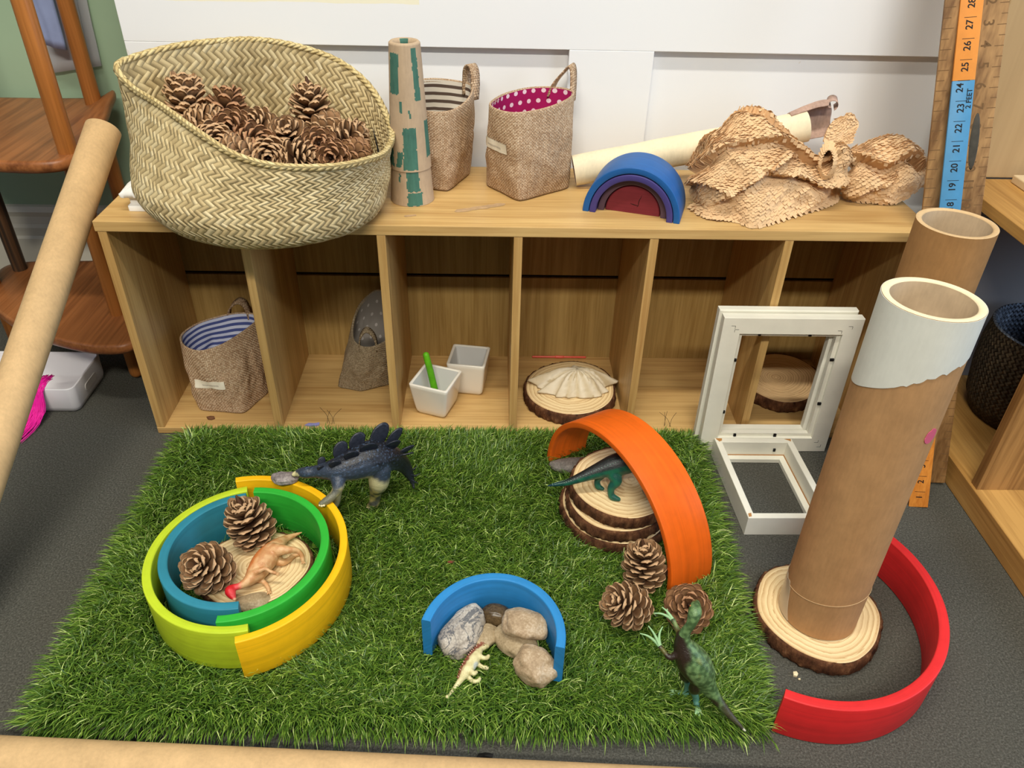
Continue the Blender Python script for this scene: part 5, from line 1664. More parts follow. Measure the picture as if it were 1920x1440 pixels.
# flared sheet: part of a widening cylinder, pinkish inside
top, bot = [], []
end_sec = spline([(-0.002, -0.021), (-0.014, -0.016), (-0.0225, -0.003), (-0.024, 0.011), (-0.021, 0.022), (-0.013, 0.0285), (-0.004, 0.0285), (0.0015, 0.0245)], 40)
for i in range(30):
    s = i / 29
    c_ = a.lerp(b, 0.93) + t * (0.064 * s)
    sm = min(1, s * 1.5) ** 0.8
    r1, r2 = [], []
    sec = []
    for k in range(40):
        q = k / 39
        ang = radians(262 - 190 * q)
        st_ = np.array([0.0226 * cos(ang), 0.0226 * sin(ang)])
        sec.append(st_ * (1 - sm) + end_sec[k] * sm + 0.0010 * nz(q * 6, s * 6))
    for k in range(40):
        q = k / 39
        d_ = sec[min(39, k + 1)] - sec[max(0, k - 1)]
        nn_ = np.array([-d_[1], d_[0]]); nn_ = nn_ / np.linalg.norm(nn_)
        e = (0.010 * nz(q * 4, 2.2) - 0.016 * max(0, q - 0.5)) * s
        p = c_ + u * sec[k][0] + w * sec[k][1] + t * e
        nv = (u * nn_[0] + w * nn_[1]) * 0.0006
        r1.append(p + nv); r2.append(p - nv)
    top.append(r1); bot.append(r2)
v1 = [tuple(p) for r in top for p in r]; v2 = [tuple(p) for r in bot for p in r]
f1 = grid_faces(30, 40, False); m_ = len(v1)
edge = [i for i in range(40)] + [j * 40 + 39 for j in range(1, 30)] + [29 * 40 + i for i in range(38, -1, -1)] + [j * 40 for j in range(28, 0, -1)]
f2 = [tuple(m_ + i for i in reversed(q)) for q in f1]
f3 = [(p_, p_ + m_, q_ + m_, q_) for p_, q_ in zip(edge, edge[1:] + edge[:1])]
o = part('curled_sheet', v1 + v2, f1 + f2 + f3, None, br,  mats=[birch_in])
# small upright curl at its tip
rings = []
c_ = Vector((1.020, 0.172, 0.4885))
for i in range(16):
    s = i / 15
    ang = radians(-60 + 330 * s)
    R_ = 0.0085 * (1 - 0.55 * s)
    p = c_ + Vector((0, 0, 1)) * (R_ * sin(ang)) + Vector((1, 0, 0)) * (R_ * 1.25 * cos(ang))
    rings.append([p + Vector((-0.004, -0.012, 0.0)), p + Vector((0.002, 0.010, 0.002)), p + Vector((0.002, 0.010, 0.003)), p + Vector((-0.004, -0.012, 0.001))])
v, f = loft(rings, True, True, True)
part('curled_tip', v, f, birch_in, br)
# ------------------------------------------------------------------ toy dinosaurs
def blob(chains, voxel, smooth=3, factor=0.5):
    """one continuous skin grown round tapering limb chains [(x, y, z, r), ...]"""
    g = G()
    for ch in chains:
        ch = np.array(ch, float)
        m_ = max(6, (len(ch) - 1) * 5)
        P_ = spline(ch, m_) if len(ch) > 2 else np.array([ch[0] * (1 - s) + ch[1] * s for s in np.linspace(0, 1, m_)])
        g.add(*tube_geo([tuple(p[:3]) for p in P_], [max(0.0004, p[3]) for p in P_], 16))
    me = bpy.data.meshes.new('tmp'); me.from_pydata(g.v, [], g.f)
    o = bpy.data.objects.new('tmp', me); LINK(o)
    r = o.modifiers.new('r', 'REMESH'); r.mode = 'VOXEL'; r.voxel_size = voxel; r.adaptivity = 0
    s_ = o.modifiers.new('s', 'SMOOTH'); s_.factor = factor; s_.iterations = smooth
    dg = bpy.context.evaluated_depsgraph_get()
    out = bpy.data.meshes.new_from_object(o.evaluated_get(dg))
    v = np.zeros(len(out.vertices) * 3); out.vertices.foreach_get('co', v)
    nrm = np.zeros(len(out.vertices) * 3); out.vertices.foreach_get('normal', nrm)
    f = [tuple(p.vertices) for p in out.polygons]
    bpy.data.objects.remove(o); bpy.data.meshes.remove(me); bpy.data.meshes.remove(out)
    return v.reshape(-1, 3), f, nrm.reshape(-1, 3)
def lc(*c): return np.array(rgb(*c)[:3])
def mixc(a, b, t): return a * (1 - t[:, None]) + b * t[:, None]
def ss(x, a, b):
    t = np.clip((x - a) / (b - a), 0, 1); return t * t * (3 - 2 * t)
def pnoise(V, sc, off=0.0): return np.array([noise.noise(Vector(p) * sc + Vector((off, 0, 0))) for p in V])
def near(V, pts, r): 
    d = np.min([np.linalg.norm(V - np.array(p), axis=1) for p in pts], 0); return 1 - ss(d, r * 0.6, r)
def mesh_part(name, g, mat, parent, **k): return g.obj(name, mat, parent, **k)
def balls(name, pts, r, mat, parent):
    for p in pts: part(name, *sphere_geo(p, r, 10, 8), mat, parent)

GD = 'toy dinosaurs on the mat'
# --- stegosaurus: hind feet on the grass, one front foot on the rim of the yellow arch
sp = [(0.2640, -0.2010, 0.0945, 0.0030), (0.2700, -0.2000, 0.0965, 0.0052), (0.2813, -0.2055, 0.1025, 0.0078), (0.2955, -0.2055, 0.1040, 0.0085), (0.3165, -0.2070, 0.1080, 0.0140), (0.3354, -0.2010, 0.1090, 0.0195), (0.3527, -0.1905, 0.1090, 0.0240), (0.3700, -0.1790, 0.1060, 0.0255), (0.3850, -0.1680, 0.0970, 0.0205), (0.3970, -0.1600, 0.0850, 0.0150), (0.4060, -0.1570, 0.0720, 0.0105), (0.4125, -0.1590, 0.0590, 0.0070), (0.4170, -0.1640, 0.0480, 0.0032), (0.4190, -0.1690, 0.0415, 0.0018)]
fl = [(0.3260, -0.2140, 0.1020, 0.0110), (0.3275, -0.2250, 0.0960, 0.0082), (0.3240, -0.2320, 0.0905, 0.0062), (0.3185, -0.2375, 0.0870, 0.0058), (0.3120, -0.2415, 0.0842, 0.0052), (0.3075, -0.2440, 0.0828, 0.0040)]
fr2 = [(0.3240, -0.1950, 0.1020, 0.0088), (0.3225, -0.1880, 0.0800, 0.0062), (0.3170, -0.1850, 0.0500, 0.0050), (0.3100, -0.1860, 0.0260, 0.0052), (0.3050, -0.1880, 0.0215, 0.0040)]
rl = [(0.3770, -0.1880, 0.0960, 0.0165), (0.3750, -0.1930, 0.0740, 0.0140), (0.3690, -0.1860, 0.0540, 0.0095), (0.3660, -0.1815, 0.0360, 0.0075), (0.3630, -0.1835, 0.0250, 0.0078), (0.3570, -0.1850, 0.0215, 0.0045)]
rr = [(0.3740, -0.1630, 0.0900, 0.0115), (0.3720, -0.1560, 0.0660, 0.0090), (0.3670, -0.1530, 0.0420, 0.0062), (0.3640, -0.1550, 0.0240, 0.0060), (0.3590, -0.1570, 0.0215, 0.0042)]
V, F, N = blob([sp, fl, fr2, rl, rr], 0.0013, 3)
axis_z = np.interp(V[:, 0], [0.26, 0.30, 0.335, 0.365, 0.39, 0.42], [0.096, 0.104, 0.109, 0.107, 0.092, 0.045])
rel = V[:, 2] - axis_z
c = mixc(lc(196, 190, 146), lc(52, 62, 78), ss(rel + 0.004 * pnoise(V, 160), -0.017, -0.006))
c = mixc(c, lc(24, 26, 34), ss(rel + 0.006 * pnoise(V, 60, 3), 0.008, 0.020))
c = mixc(c, lc(86, 108, 140), np.clip(pnoise(V, 420, 7) * 1.6 - 0.25, 0, 1) * ss(rel, -0.01, 0.0) * 0.8)
legm = ((V[:, 0] > 0.34) & (V[:, 0] < 0.387)) * (1 - ss(V[:, 2] + 0.010 * pnoise(V, 90, 11), 0.058, 0.078)) + 0.8 * ((V[:, 0] < 0.334) & (V[:, 2] < 0.098) & (V[:, 1] < -0.222))
c = mixc(c, mixc(lc(172, 160, 96), lc(40, 48, 56), ss(pnoise(V, 110, 5), -0.35, 0.25)), np.clip(legm, 0, 1) * 0.9)
c = mixc(c, lc(22, 26, 32), ss(V[:, 0], 0.392, 0.408) * 0.9)
c = mixc(c, lc(226, 216, 164), near(V, [(0.266, -0.2035, 0.0975), (0.272, -0.2075, 0.0985)], 0.0055))
c = mixc(c, lc(18, 18, 20), near(V, [(0.268, -0.205, 0.091)], 0.004))
steg = thing('toy_dinosaur', 'dark blue-grey plated stegosaurus toy with a front foot on the yellow arch', 'toy dinosaur', (0.352, -0.185, 0.0195), GD)
part('body', V, F, toy_mat, steg, col=c)
def plate(root_p, up_d, along, h, w, parent, tipmat=None):
    up_d, along = Vector(up_d).normalized(), Vector(along).normalized()
    nn = up_d.cross(along).normalized()
    pts = []
    m_ = 22
    for i in range(m_):
        t = i / (m_ - 1)
        a = pi * t
        pts.append((-cos(a) * w * (0.55 + 0.45 * sin(a) ** 0.5), (sin(a) ** 0.8) * h))
    rings = []
    root_p = Vector(root_p)
    for k, s in ((-1, 0.82), (-0.6, 1.0), (0.6, 1.0), (1, 0.82)):
        ring = []
        for x, y in pts:
            X_, Y_ = x * s, (y - h * 0.3) * s + h * 0.3
            ring.append(root_p + along * X_ + up_d * Y_ + nn * (0.0011 * k + 0.0003 * sin(X_ * 3000) * (1 if k > 0 else -1)))
        rings.append(ring)
    v, f = loft(rings, True, True, True)
    return part('back_plate', v, f, plate_mat, parent)
ax = (-0.55, -0.25, 0.05)
for (p, up_d, h, w) in [((0.3030, -0.2020, 0.1120), (0.1, 0.5, 1), 0.010, 0.0050), ((0.3270, -0.1965, 0.1210), (0.15, 0.5, 1), 0.018, 0.0092), ((0.3460, -0.1855, 0.1230), (0.25, 0.5, 1), 0.019, 0.0100), ((0.3700, -0.1690, 0.1130), (0.35, 0.5, 1), 0.027, 0.0115), ((0.3850, -0.1560, 0.1010), (0.55, 0.5, 0.8), 0.024, 0.0085), ((0.4000, -0.1520, 0.0840), (0.9, 0.3, 0.6), 0.016, 0.0075),
                          ((0.3050, -0.2110, 0.1130), (0.0, -0.3, 1), 0.007, 0.0050), ((0.3240, -0.2130, 0.1190), (0.1, -0.35, 1), 0.012, 0.0080), ((0.3430, -0.2040, 0.1220), (0.15, -0.3, 1), 0.014, 0.0095), ((0.3620, -0.1900, 0.1170), (0.2, -0.25, 1), 0.018, 0.0115), ((0.3840, -0.1710, 0.1050), (0.55, -0.15, 0.8), 0.021, 0.0105), ((0.3960, -0.1650, 0.0900), (1.0, -0.1, 0.35), 0.018, 0.0080)]:
    k_ = ss(np.array(p[0]), 0.31, 0.37) * 0.0075
    plate((p[0] + k_ * 0.3, p[1], p[2] + k_), up_d, ax, h * 1.2, w * 1.4, steg)
for a, b in (((0.412, -0.157, 0.060), (0.424, -0.150, 0.066)), ((0.412, -0.161, 0.060), (0.424, -0.168, 0.064)), ((0.415, -0.160, 0.053), (0.428, -0.154, 0.056)), ((0.415, -0.164, 0.053), (0.426, -0.173, 0.054))):
    v, f = tube_geo([a, tuple((np.array(a) + np.array(b)) / 2), b], [0.0016, 0.0011, 0.0004], 8)
    part('tail_spike', v, f, plate_mat, steg)
balls('eye', [(0.2745, -0.2125, 0.1010)], 0.0011, black_eye, steg)
for p in [(0.3058, -0.2466, 0.0826), (0.3085, -0.2478, 0.0826), (0.3112, -0.2470, 0.0826), (0.3545, -0.1875, 0.0215), (0.3570, -0.1895, 0.0215), (0.3600, -0.1900, 0.0215)]:
    part('claw', *sphere_geo(p, 0.0017, 8, 6), ivory, steg)

# --- long-tailed green dinosaur on the slices, its head hidden behind the orange arch
sp = [(0.6040, -0.2133, 0.0880, 0.0012), (0.6170, -0.2150, 0.0925, 0.0030), (0.6300, -0.2155, 0.0965, 0.0045), (0.6517, -0.2116, 0.1040, 0.0075), (0.6720, -0.2070, 0.1105, 0.0110), (0.6920, -0.2030, 0.1160, 0.0150), (0.7110, -0.2000, 0.1200, 0.0158), (0.7260, -0.2000, 0.1210, 0.0125), (0.7370, -0.2040, 0.1245, 0.0090), (0.7450, -0.2090, 0.1275, 0.0080), (0.7530, -0.2150, 0.1265, 0.0075), (0.7600, -0.2200, 0.1240, 0.0050)]
l1 = [(0.6890, -0.2090, 0.1110, 0.0100), (0.6945, -0.2165, 0.1010, 0.0080), (0.6885, -0.2200, 0.0915, 0.0052), (0.6885, -0.2230, 0.0820, 0.0045), (0.6920, -0.2250, 0.0785, 0.0048), (0.6985, -0.2275, 0.0775, 0.0032)]
l2 = [(0.6810, -0.1980, 0.1080, 0.0090), (0.6770, -0.1990, 0.0960, 0.0065), (0.6720, -0.2010, 0.0870, 0.0042), (0.6735, -0.2040, 0.0790, 0.0045), (0.6790, -0.2070, 0.0775, 0.0030)]
a1 = [(0.7290, -0.2090, 0.1180, 0.0045), (0.7340, -0.2160, 0.1100, 0.0030), (0.7400, -0.2170, 0.1060, 0.0018)]
V, F, N = blob([sp, l1, l2, a1], 0.0012, 3)
axz = np.interp(V[:, 0], [0.604, 0.65, 0.69, 0.73, 0.77], [0.088, 0.1035, 0.1155, 0.127, 0.142])
rel = V[:, 2] - axz
c = mixc(lc(26, 104, 78), lc(18, 82, 70), ss(pnoise(V, 130), -0.3, 0.3))
c = mixc(c, lc(20, 26, 28), ss(rel - 0.25 * np.interp(V[:, 0], [0.604, 0.65, 0.70], [0.0, 0.008, 0.016]), 0.0, 0.004))
c = mixc(c, lc(18, 56, 74), 1 - ss(V[:, 0], 0.606, 0.628))
grn = thing('toy_dinosaur', 'dark green long-tailed toy dinosaur walking under the orange arch on the wood slices', 'toy dinosaur', (0.69, -0.21, 0.0755), GD)
part('body', V, F, toy_mat, grn, col=c)
g = G()
for s in np.linspace(0.05, 0.75, 46):
    P_ = spline([q[:4] for q in sp], 200)[int(s * 199)]
    for sg in (-1, 1):
        g.add(*sphere_geo((P_[0], P_[1] + sg * P_[3] * 0.55 - 0.0003, P_[2] + P_[3] * 0.82), 0.0008, 6, 4))
g.obj('back_scute', plain('pale_green_scute', rgb(120, 150, 140), 0.5), grn)
balls('eye', [(0.7500, -0.2195, 0.1310)], 0.0011, black_eye, grn)

# --- long-clawed green dinosaur standing at the front right of the mat
sp = [(0.7440, -0.4570, 0.1490, 0.0035), (0.7415, -0.4630, 0.1515, 0.0056), (0.7390, -0.4715, 0.1505, 0.0072), (0.7355, -0.4775, 0.1410, 0.0052), (0.7310, -0.4790, 0.1300, 0.0056), (0.7300, -0.4812, 0.1170, 0.0090), (0.7345, -0.4840, 0.1050, 0.0140), (0.7420, -0.4870, 0.0930, 0.0175), (0.7515, -0.4915, 0.0800, 0.0165), (0.7590, -0.4955, 0.0670, 0.0110), (0.7660, -0.4995, 0.0560, 0.0078), (0.7740, -0.5050, 0.0470, 0.0058), (0.7861, -0.5134, 0.0350, 0.0040), (0.8020, -0.5252, 0.0240, 0.0012)]
l1 = [(0.7545, -0.4960, 0.0740, 0.0100), (0.7500, -0.4960, 0.0590, 0.0078), (0.7500, -0.4900, 0.0440, 0.0048), (0.7550, -0.4880, 0.0310, 0.0038), (0.7570, -0.4890, 0.0225, 0.0038), (0.7570, -0.4960, 0.0205, 0.0030)]
l2 = [(0.7470, -0.4830, 0.0740, 0.0095), (0.7420, -0.4800, 0.0580, 0.0075), (0.7470, -0.4760, 0.0420, 0.0046), (0.7490, -0.4770, 0.0280, 0.0036), (0.7470, -0.4790, 0.0215, 0.0036), (0.7390, -0.4780, 0.0205, 0.0026)]
a1 = [(0.7300, -0.4860, 0.1120, 0.0060), (0.7240, -0.4880, 0.1050, 0.0040), (0.7167, -0.4890, 0.1010, 0.0033), (0.7110, -0.4840, 0.1045, 0.0026), (0.7077, -0.4805, 0.1065, 0.0028)]
a2 = [(0.7290, -0.4760, 0.1180, 0.0055), (0.7280, -0.4690, 0.1160, 0.0036), (0.7255, -0.4610, 0.1180, 0.0026), (0.7239, -0.4565, 0.1195, 0.0028)]
V, F, N = blob([sp, l1, l2, a1, a2], 0.0011, 2)
c = mixc(lc(60, 88, 50), lc(108, 140, 88), ss(pnoise(V, 240), -0.4, 0.5))
side = (V[:, 0] - np.interp(V[:, 2], [0.03, 0.06, 0.09, 0.12, 0.15], [0.79, 0.763, 0.744, 0.731, 0.74]))
c = mixc(c, lc(44, 32, 24), ss(pnoise(V, 55, 2) - side * 60, 0.05, 0.5) * (V[:, 2] > 0.04) * (V[:, 2] < 0.128))
c = mixc(c, lc(150, 150, 74), np.clip(pnoise(V, 90, 8) * 2 - 0.5, 0, 1) * (V[:, 2] < 0.13) * 0.7)
c = mixc(c, lc(66, 58, 46), ss(V[:, 0], 0.770, 0.782) * 0.9)
c = mixc(c, lc(96, 160, 150), ((V[:, 2] < 0.045) & (V[:, 0] < 0.765)).astype(float) * 0.7)
c = mixc(c, lc(214, 214, 190), near(V, [(0.802, -0.5252, 0.024)], 0.004))
thr = thing('toy_dinosaur', 'green long-clawed toy dinosaur standing upright at the front right of the mat', 'toy dinosaur', (0.752, -0.487, 0.0185), GD)
part('body', V, F, toy_mat, thr, col=c)
claw_green = plain('pale_green_claw', rgb(150, 190, 140), 0.4)
for a, tips in (((0.7077, -0.4805, 0.1065), [(0.6884, -0.4661, 0.110), (0.6960, -0.4642, 0.120), (0.7111, -0.4641, 0.1185)]), ((0.7239, -0.4565, 0.1195), [(0.7050, -0.4476, 0.120), (0.7135, -0.4436, 0.125), (0.7200, -0.4420, 0.120)])):
    for i, b in enumerate(tips):
        a_, b_ = np.array(a), np.array(b)
        d = b_ - a_
        bow = np.cross(d, [0, 0, 1.0]); bow = bow / np.linalg.norm(bow) * (0.0028, 0.0012, -0.0022)[i]
        pts = spline([a_, a_ + d * 0.35 + bow * 0.9, a_ + d * 0.7 + bow, b_], 10)
        v, f = tube_geo([tuple(p) for p in pts], list(np.linspace(0.0021, 0.0006, 10)), 8)
        part('claw', v, f, claw_green, thr)
for a, dirs in (((0.7390, -0.4780, 0.0205), [(-0.010, 0.004), (-0.011, 0.0), (-0.010, -0.004)]), ((0.7570, -0.4960, 0.0205), [(-0.004, -0.009), (0.0, -0.010), (0.004, -0.009)])):
    for dx, dy in dirs:
        v, f = tube_geo([a, (a[0] + dx * 0.5, a[1] + dy * 0.5, a[2] + 0.0012), (a[0] + dx, a[1] + dy, a[2] - 0.0006)], [0.0022, 0.0018, 0.0008], 8)
        part('toe', v, f, claw_green, thr)
balls('eye', [(0.7352, -0.4655, 0.1545), (0.7445, -0.4680, 0.1545)], 0.0011, plain('amber_eye', rgb(190, 110, 60), 0.2), thr)

# --- orange dinosaur lying on its side inside the ring
sp = [(0.2236, -0.3715, 0.0490, 0.0022), (0.2190, -0.3660, 0.0515, 0.0056), (0.2165, -0.3615, 0.0530, 0.0064), (0.2200, -0.3570, 0.0530, 0.0042), (0.2266, -0.3545, 0.0530, 0.0044), (0.2335, -0.3450, 0.0510, 0.0070), (0.2400, -0.3300, 0.0505, 0.0125), (0.2450, -0.3140, 0.0510, 0.0145), (0.2500, -0.2990, 0.0505, 0.0130), (0.2555, -0.2850, 0.0490, 0.0095), (0.2606, -0.2720, 0.0460, 0.0052), (0.2700, -0.2620, 0.0430, 0.0030), (0.2791, -0.2555, 0.0420, 0.0010)]
a1 = [(0.2385, -0.3385, 0.0570, 0.0045), (0.2460, -0.3370, 0.0600, 0.0032), (0.2530, -0.3345, 0.0610, 0.0026), (0.2590, -0.3370, 0.0590, 0.0022), (0.2655, -0.3375, 0.0560, 0.0024)]
a2 = [(0.2400, -0.3350, 0.0430, 0.0042), (0.2480, -0.3370, 0.0400, 0.0030), (0.2540, -0.3430, 0.0385, 0.0028), (0.2575, -0.3490, 0.0375, 0.0026)]
l1 = [(0.2530, -0.3000, 0.0560, 0.0095), (0.2630, -0.3030, 0.0600, 0.0075), (0.2740, -0.3030, 0.0600, 0.0052), (0.2840, -0.3010, 0.0570, 0.0034), (0.2895, -0.3030, 0.0510, 0.0030), (0.2915, -0.3075, 0.0450, 0.0028)]
l2 = [(0.2530, -0.3020, 0.0450, 0.0075), (0.2620, -0.3060, 0.0410, 0.0055), (0.2690, -0.3030, 0.0390, 0.0040), (0.2760, -0.2930, 0.0385, 0.0032), (0.2820, -0.2900, 0.0380, 0.0026)]
V, F, N = blob([sp, a1, a2, l1, l2], 0.0011, 3)
axx = np.interp(V[:, 1], [-0.36, -0.33, -0.30, -0.27], [0.222, 0.2395, 0.249, 0.262])
back = axx - V[:, 0]
c = mixc(lc(226, 178, 128), lc(206, 148, 98), ss(pnoise(V, 160), -0.3, 0.4))
c = mixc(c, lc(216, 122, 56), ss(back + 0.002 * pnoise(V, 120, 4), 0.0, 0.009) * (V[:, 1] < -0.268))
c = mixc(c, lc(222, 70, 74), 1 - ss(V[:, 0] + (V[:, 1] + 0.354) * 0.3, 0.2225, 0.2310))
c = mixc(c, lc(214, 30, 40), 1 - ss(V[:, 0], 0.2185, 0.2250))
c = mixc(c, lc(232, 176, 140), near(V, [(0.2240, -0.3725, 0.049)], 0.0032))
had = thing('toy_dinosaur', 'orange-tan toy dinosaur with a red head lying on its side inside the ring', 'toy dinosaur', (0.245, -0.315, 0.035), GD)
part('body', V, F, toy_mat, had, col=c)
balls('eye', [(0.2185, -0.3640, 0.0570)], 0.0009, black_eye, had)
for p, d in (((0.2655, -0.3375, 0.0560), (1, -0.2)), ((0.2915, -0.3075, 0.0450), (0.3, -1)), ((0.2575, -0.3490, 0.0375), (0.3, -1))):
    for k in (-0.6, 0, 0.6):
        q = Vector((d[0] - d[1] * k, d[1] + d[0] * k, 0)).normalized() * 0.0045
        v, f = tube_geo([p, (p[0] + q.x, p[1] + q.y, p[2] - 0.001)], [0.0013, 0.0007], 8)
        part('finger', v, f, plain('tan_finger', rgb(206, 160, 112), 0.4) if 'tan_finger' not in bpy.data.materials else bpy.data.materials['tan_finger'], had)

# --- small cream spiny dinosaur lying by the pebbles
sp = [(0.5255, -0.4215, 0.0270, 0.0024), (0.5210, -0.4235, 0.0290, 0.0042), (0.5165, -0.4270, 0.0300, 0.0046), (0.5120, -0.4370, 0.0310, 0.0072), (0.5060, -0.4480, 0.0310, 0.0080), (0.5000, -0.4590, 0.0300, 0.0066), (0.4955, -0.4660, 0.0270, 0.0036), (0.4890, -0.4745, 0.0240, 0.0024), (0.4835, -0.4815, 0.0225, 0.0016), (0.4820, -0.4835, 0.0225, 0.0026)]
lg = [[(0.5150, -0.4370, 0.0330, 0.0036), (0.5200, -0.4415, 0.0340, 0.0026), (0.5250, -0.4412, 0.0330, 0.0025), (0.5268, -0.4385, 0.0325, 0.0022)],
      [(0.5120, -0.4430, 0.0270, 0.0034), (0.5190, -0.4480, 0.0265, 0.0025), (0.5250, -0.4495, 0.0260, 0.0026)],
      [(0.5050, -0.4560, 0.0330, 0.0036), (0.5100, -0.4620, 0.0335, 0.0026), (0.5130, -0.4600, 0.0330, 0.0023)],
      [(0.5030, -0.4600, 0.0270, 0.0034), (0.5090, -0.4660, 0.0260, 0.0025), (0.5150, -0.4660, 0.0255, 0.0025), (0.5170, -0.4630, 0.0255, 0.0022)]]
V, F, N = blob([sp] + lg, 0.0009, 2)
d = -(V[:, 0] - np.interp(V[:, 1], [-0.484, -0.46, -0.437, -0.42], [0.4825, 0.499, 0.512, 0.526]))
c = mixc(lc(226, 216, 164), lc(206, 194, 140), ss(pnoise(V, 200), -0.3, 0.5))
c = mixc(c, lc(136, 70, 48), ss(d + 0.0025 * pnoise(V, 300, 3), 0.0, 0.0045) * (V[:, 1] > -0.468))
c = mixc(c, lc(196, 206, 206), near(V, [(0.512, -0.451, 0.032)], 0.006) * 0.8)
ank = thing('toy_dinosaur', 'small cream toy dinosaur with a brown spiny back lying beside the pebbles', 'toy dinosaur', (0.505, -0.452, 0.02), GD)
part('body', V, F, toy_mat, ank, col=c)
g = G()
rnd = random.Random(5)
P_ = spline([q[:4] for q in sp], 100)
for i in range(8, 66, 3):
    for k in (-0.75, 0.0, 0.75):
        p = P_[i]
        tdir = P_[min(99, i + 1)][:3] - P_[i - 1][:3]; tdir /= np.linalg.norm(tdir)
        bk_ = np.cross(tdir, [0, 0, 1.0]); bk_ /= np.linalg.norm(bk_)
        if bk_[0] > 0: bk_ = -bk_
        dirv = bk_ * cos(k) + np.array([0, 0, 1]) * sin(k)
        q0 = p[:3] + dirv * p[3] * 0.85
        g.add(*tube_geo([tuple(q0), tuple(q0 + dirv * 0.0022)], [0.0011, 0.0004], 6), c=tuple(lc(206, 160, 140) if rnd.random() < 0.45 else lc(150, 82, 56)))
g.obj('back_spikes', toy_mat, ank)
balls('eye', [(0.5215, -0.4245, 0.0328)], 0.0007, black_eye, ank)
FOOT += [('disc', 0.505, -0.452, 0.008), ('disc', 0.515, -0.435, 0.006), ('disc', 0.517, -0.46, 0.005)]
# ------------------------------------------------------------------ artificial grass mat
mat_c = [(0.036, -0.004), (0.862, -0.004), (0.838, -0.520), (0.026, -0.516)]
gm = thing('grass_mat', 'rectangular artificial grass mat on the carpet in front of the cabinet', 'mat', (0.44, -0.26, 0))
def inmat(u, v, ins=0.0):
    a, b, c, d = (np.array(p) for p in mat_c)
    u = ins + u * (1 - 2 * ins); v = ins + v * (1 - 2 * ins)
    return (a[None] * (1 - u[:, None]) + b[None] * u[:, None]) * (1 - v[:, None]) + (d[None] * (1 - u[:, None]) + c[None] * u[:, None]) * v[:, None]
def quad_ring(ins, z):
    c = [Vector((p[0], p[1])) for p in mat_c]
    m_ = sum(c, Vector((0, 0))) / 4
    return [(p.x + (m_.x - p.x) / abs(m_.x - p.x) * ins, p.y + (m_.y - p.y) / abs(m_.y - p.y) * ins, z) for p in c]
v, f = loft([quad_ring(0.012, 0.0006), quad_ring(0.010, 0.003), quad_ring(0.020, 0.0125), quad_ring(0.026, 0.0135)], True, True, True)
part('backing', v, f, grass_base, gm, smooth=False)
rng = np.random.default_rng(7)
NB = 105000
u, v = rng.random(NB), rng.random(NB)
xy = inmat(u, v, 0.008)
def blocked(xy):
    """0 free .. 1 under an object"""
    bl = np.zeros(len(xy))
    for q in FOOT:
        if q[0] == 'disc':
            d = np.hypot(xy[:, 0] - q[1], xy[:, 1] - q[2])
            bl = np.maximum(bl, d < q[3])
        elif q[0] == 'arc':
            _, cx, cy, th, a, h, w = q
            X_ = (xy[:, 0] - cx) * cos(th) + (xy[:, 1] - cy) * sin(th); Y_ = -(xy[:, 0] - cx) * sin(th) + (xy[:, 1] - cy) * cos(th)
            o_ = (X_ / (a + .002)) ** 2 + (Y_ / (h + .002)) ** 2 < 1; i_ = (X_ / (a - w - .002)) ** 2 + (Y_ / (h - w - .002)) ** 2 > 1
            bl = np.maximum(bl, (o_ & i_ & (Y_ > -0.002)).astype(float))
        else:
            _, cx, cy, th, hw, d0, d1 = q
            X_ = (xy[:, 0] - cx) * cos(th) + (xy[:, 1] - cy) * sin(th); Y_ = -(xy[:, 0] - cx) * sin(th) + (xy[:, 1] - cy) * cos(th)
            bl = np.maximum(bl, ((abs(X_) < hw + .001) & (Y_ > d0 - .001) & (Y_ < d1 + .001)).astype(float))
    return bl
bl = blocked(xy)
keep = (bl < 0.5)
xy, u, v = xy[keep], u[keep], v[keep]
NB = len(xy)
# direction field: a lay that turns slowly, plus scatter
lay = np.array([noise.noise(Vector((p[0] * 7, p[1] * 7, 0))) for p in xy]) * 2.4 - 1.1
az = lay + rng.normal(0, 1.15, NB)
ln = rng.uniform(0.012, 0.027, NB)
lean = rng.uniform(0.35, 1.35, NB)
ex = np.minimum(np.minimum(u, 1 - u) * 0.82, np.minimum(v, 1 - v) * 0.52)
edge = np.clip(1 - ex / 0.03, 0, 1)
out = np.stack([np.where(np.minimum(u, 1 - u) * 0.82 < np.minimum(v, 1 - v) * 0.52, np.where(u < 0.5, -1.0, 1.0), 0.0), np.where(np.minimum(u, 1 - u) * 0.82 < np.minimum(v, 1 - v) * 0.52, 0.0, np.where(v < 0.5, 1.0, -1.0))], 1)
dirv = np.stack([np.cos(az), np.sin(az)], 1) * (1 - 0.7 * edge[:, None]) + out * (1.1 * edge[:, None])
dirv /= np.linalg.norm(dirv, axis=1, keepdims=True)
back_edge = (v < 0.03)
ln = np.where(back_edge & (out[:, 1] > 0), ln * 0.9, ln * (1 + 0.25 * edge))
lean = np.where(edge > 0.3, np.maximum(lean, 0.9), lean)
lean = np.where(back_edge & (out[:, 1] > 0), 0.30, lean)      # stands up against the cabinet
side = np.stack([-dirv[:, 1], dirv[:, 0]], 1)
wd = rng.uniform(0.00042, 0.00075, NB)
z0 = 0.0130 * np.clip(ex / 0.016, 0.15, 1)
V = np.zeros((NB, 7, 3))
